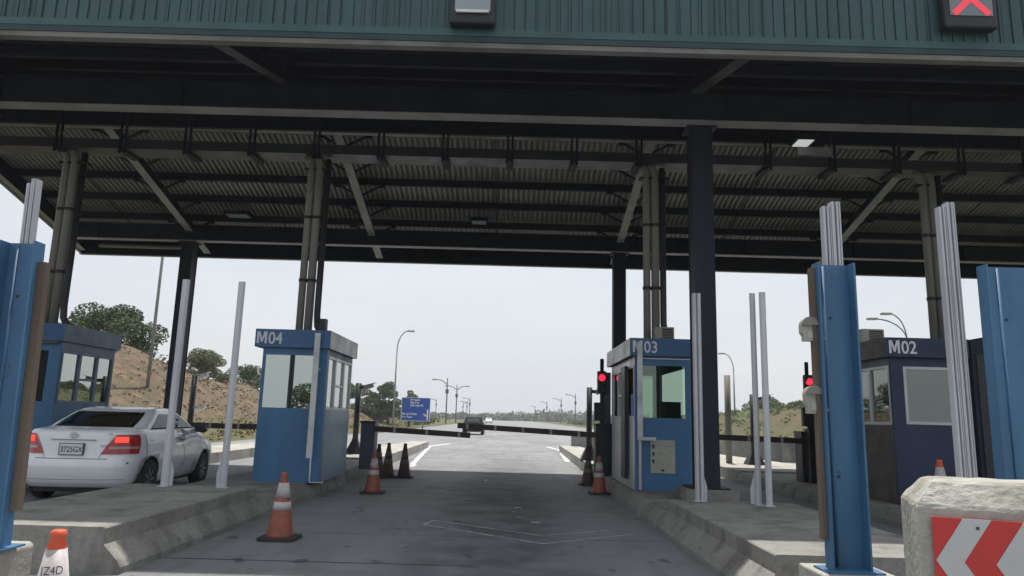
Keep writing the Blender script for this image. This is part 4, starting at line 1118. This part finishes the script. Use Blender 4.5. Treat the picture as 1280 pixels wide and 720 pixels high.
for k, (lab, x, y, h, cr, m) in enumerate((('bushy green tree right of the black column on the horizon', 26, 80, 3.0, 2.8, 'leaf_b'), ('pale grey-green tree beyond the close pair of silver posts', 31, 88, 1.6, 3.0, 'leaf_c'), ('low tree on the right bank near the red signal', 33, 82, 1.2, 2.0, 'leaf_b'), ('spreading tree on the right bank behind the M02 booth', 44, 85, 2.0, 3.0, 'leaf_a'))):
    tree(lab, x, y, h, cr, m, 2400, 20+k, leaf=.22, crown_base=.1, z0=(-.03 if k == 0 else None))
# trees behind the viewer, seen mirrored in the booth window
tree('broad dark tree mirrored in the M04 window', -13.2, -30, 4.6, 3.0, 'leaf_a', 4500, 31, z0=-.03, leaf=.25, clumps=22, crown_base=.05)
# scrub on the banks
rnd = random.Random(11); g = MB()
for _ in range(2600):
    x = -rnd.uniform(14.5, 30); y = rnd.uniform(34, 120); s = .07+.34*rnd.random()**2.5*(1.6 if x < -23 or x > -16.5 else .8)
    leafcloud(g, [(x, y, hill_h(x, y)+s*.4, s, s*.6)], 14, .045+s*.12, rnd)
tag(g.build('scrub', 'grass', recalc=False), 'dry yellow-green scrub scattered over the red left bank', 'scrub', kind='stuff')
g = MB()
for _ in range(900):
    x = rnd.uniform(15, 46); y = rnd.uniform(44, 110); s = rnd.uniform(.15, .5)
    leafcloud(g, [(x, y, hill_h(x, y)+s*.3, s, s*.6)], 40, .05+s*.10, rnd)
tag(g.build('scrub', 'leaf_b', recalc=False), 'low green scrub on the grassy right bank', 'scrub', kind='stuff')
# low roadside bushes
g = MB()
for _ in range(150):
    y = rnd.uniform(115, 300); s = rnd.uniform(.5, 1.5); x = -rnd.uniform(13.5, 26) - (y-115)*.06
    leafcloud(g, [(x, y, s*.4, s, s*.7)], 60, .35, rnd)
for _ in range(180):
    y = rnd.uniform(150, 330); s = rnd.uniform(.6, 1.7); x = rnd.uniform(18, 48) + (y-150)*.04
    leafcloud(g, [(x, y, s*.4, s, s*.7)], 60, .4, rnd)
tag(g.build('roadside_bushes', 'leaf_b', recalc=False), 'low green bushes lining the far highway', 'bushes', kind='stuff')
g = MB()
for _ in range(750):
    x = rnd.uniform(-330, 330); y = rnd.uniform(440, 640); s = rnd.uniform(2.0, 5.5)
    hh = s*(1.0+.35*sin(x*.035))
    leafcloud(g, [(x, y, hh*.5, s, hh*.75)], 90, 1.1, rnd)
tag(g.build('far_woods', 'leaf_far', recalc=False), 'hazy belt of trees along the horizon', 'woods', kind='stuff')

# ------------------------------------------------------------------ haze
HZ = MB().box(-360, 360, -60, 700, -1.6, 24)
ho = HZ.build('haze', None); tag(ho, kind='stuff')
hm = bpy.data.materials.new('haze_air'); hm.use_nodes = True; nt = hm.node_tree
nt.nodes.remove(nt.nodes['Principled BSDF']); pv = nt.nodes.new('ShaderNodeVolumePrincipled')
pv.inputs['Color'].default_value = (.93, .95, 1, 1); pv.inputs['Density'].default_value = .0005; pv.inputs['Anisotropy'].default_value = .2
nt.links.new(pv.outputs[0], nt.nodes['Material Output'].inputs['Volume']); ho.data.materials.append(hm)

# ------------------------------------------------------------------ sky, sun
EL, AZ = R(73), R(8)      # sun beyond the canopy, slightly right of the road direction
w = bpy.data.worlds.new('World'); S.world = w; w.use_nodes = True; nt = w.node_tree
bg = nt.nodes['Background']; sky = nt.nodes.new('ShaderNodeTexSky'); sky.sky_type = 'NISHITA'; sky.sun_disc = False
sky.sun_elevation = EL; sky.sun_rotation = AZ; sky.dust_density = 4; sky.air_density = 1.2; sky.ozone_density = 1
# thin even overcast veil in front of the blue
cl = mixc(nt, ramp(nt, noise(nt, 2.2, 5, (1, 1, 3.5), space='Generated'), .38, .68), (6.15, 6.5, 7.0), (6.9, 7.1, 7.35))
c = mixc(nt, .80, (0, 0, 0), cl); n_ = c.node; nt.links.new(sky.outputs[0], n_.inputs[6])
nt.links.new(c, bg.inputs[0]); bg.inputs[1].default_value = .12
sd = bpy.data.lights.new('sun', 'SUN'); sd.energy = 5.0; sd.angle = R(.8); sd.color = (1, .96, .90)
so = bpy.data.objects.new('sun', sd); C.objects.link(so)
d = Vector((sin(AZ)*cos(EL), cos(AZ)*cos(EL), sin(EL)))   # towards the sun
so.rotation_euler = d.to_track_quat('Z', 'Y').to_euler()

# ------------------------------------------------------------------ camera
cd = bpy.data.cameras.new('camera'); co = bpy.data.objects.new('camera', cd); C.objects.link(co); S.camera = co
cd.sensor_width = 36; cd.lens = 36*900/1280; cd.clip_end = 6000; cd.clip_start = .05
f = 900.; Y = Vector(((636-640)/f, -(523-360)/f, -1)).normalized(); Sl = .027
X = Vector((1, -Sl, (Y.x-Sl*Y.y)/(-Y.z))).normalized(); Zv = X.cross(Y)
co.matrix_world = Matrix.Translation((0, 0, 1.45)) @ Matrix((X, Y, Zv)).to_4x4()

S.view_settings.view_transform = 'Standard'; S.view_settings.look = 'None'; S.view_settings.gamma = 1
S.view_settings.exposure = 0.12
S.render.resolution_x = 1024; S.render.resolution_y = 576
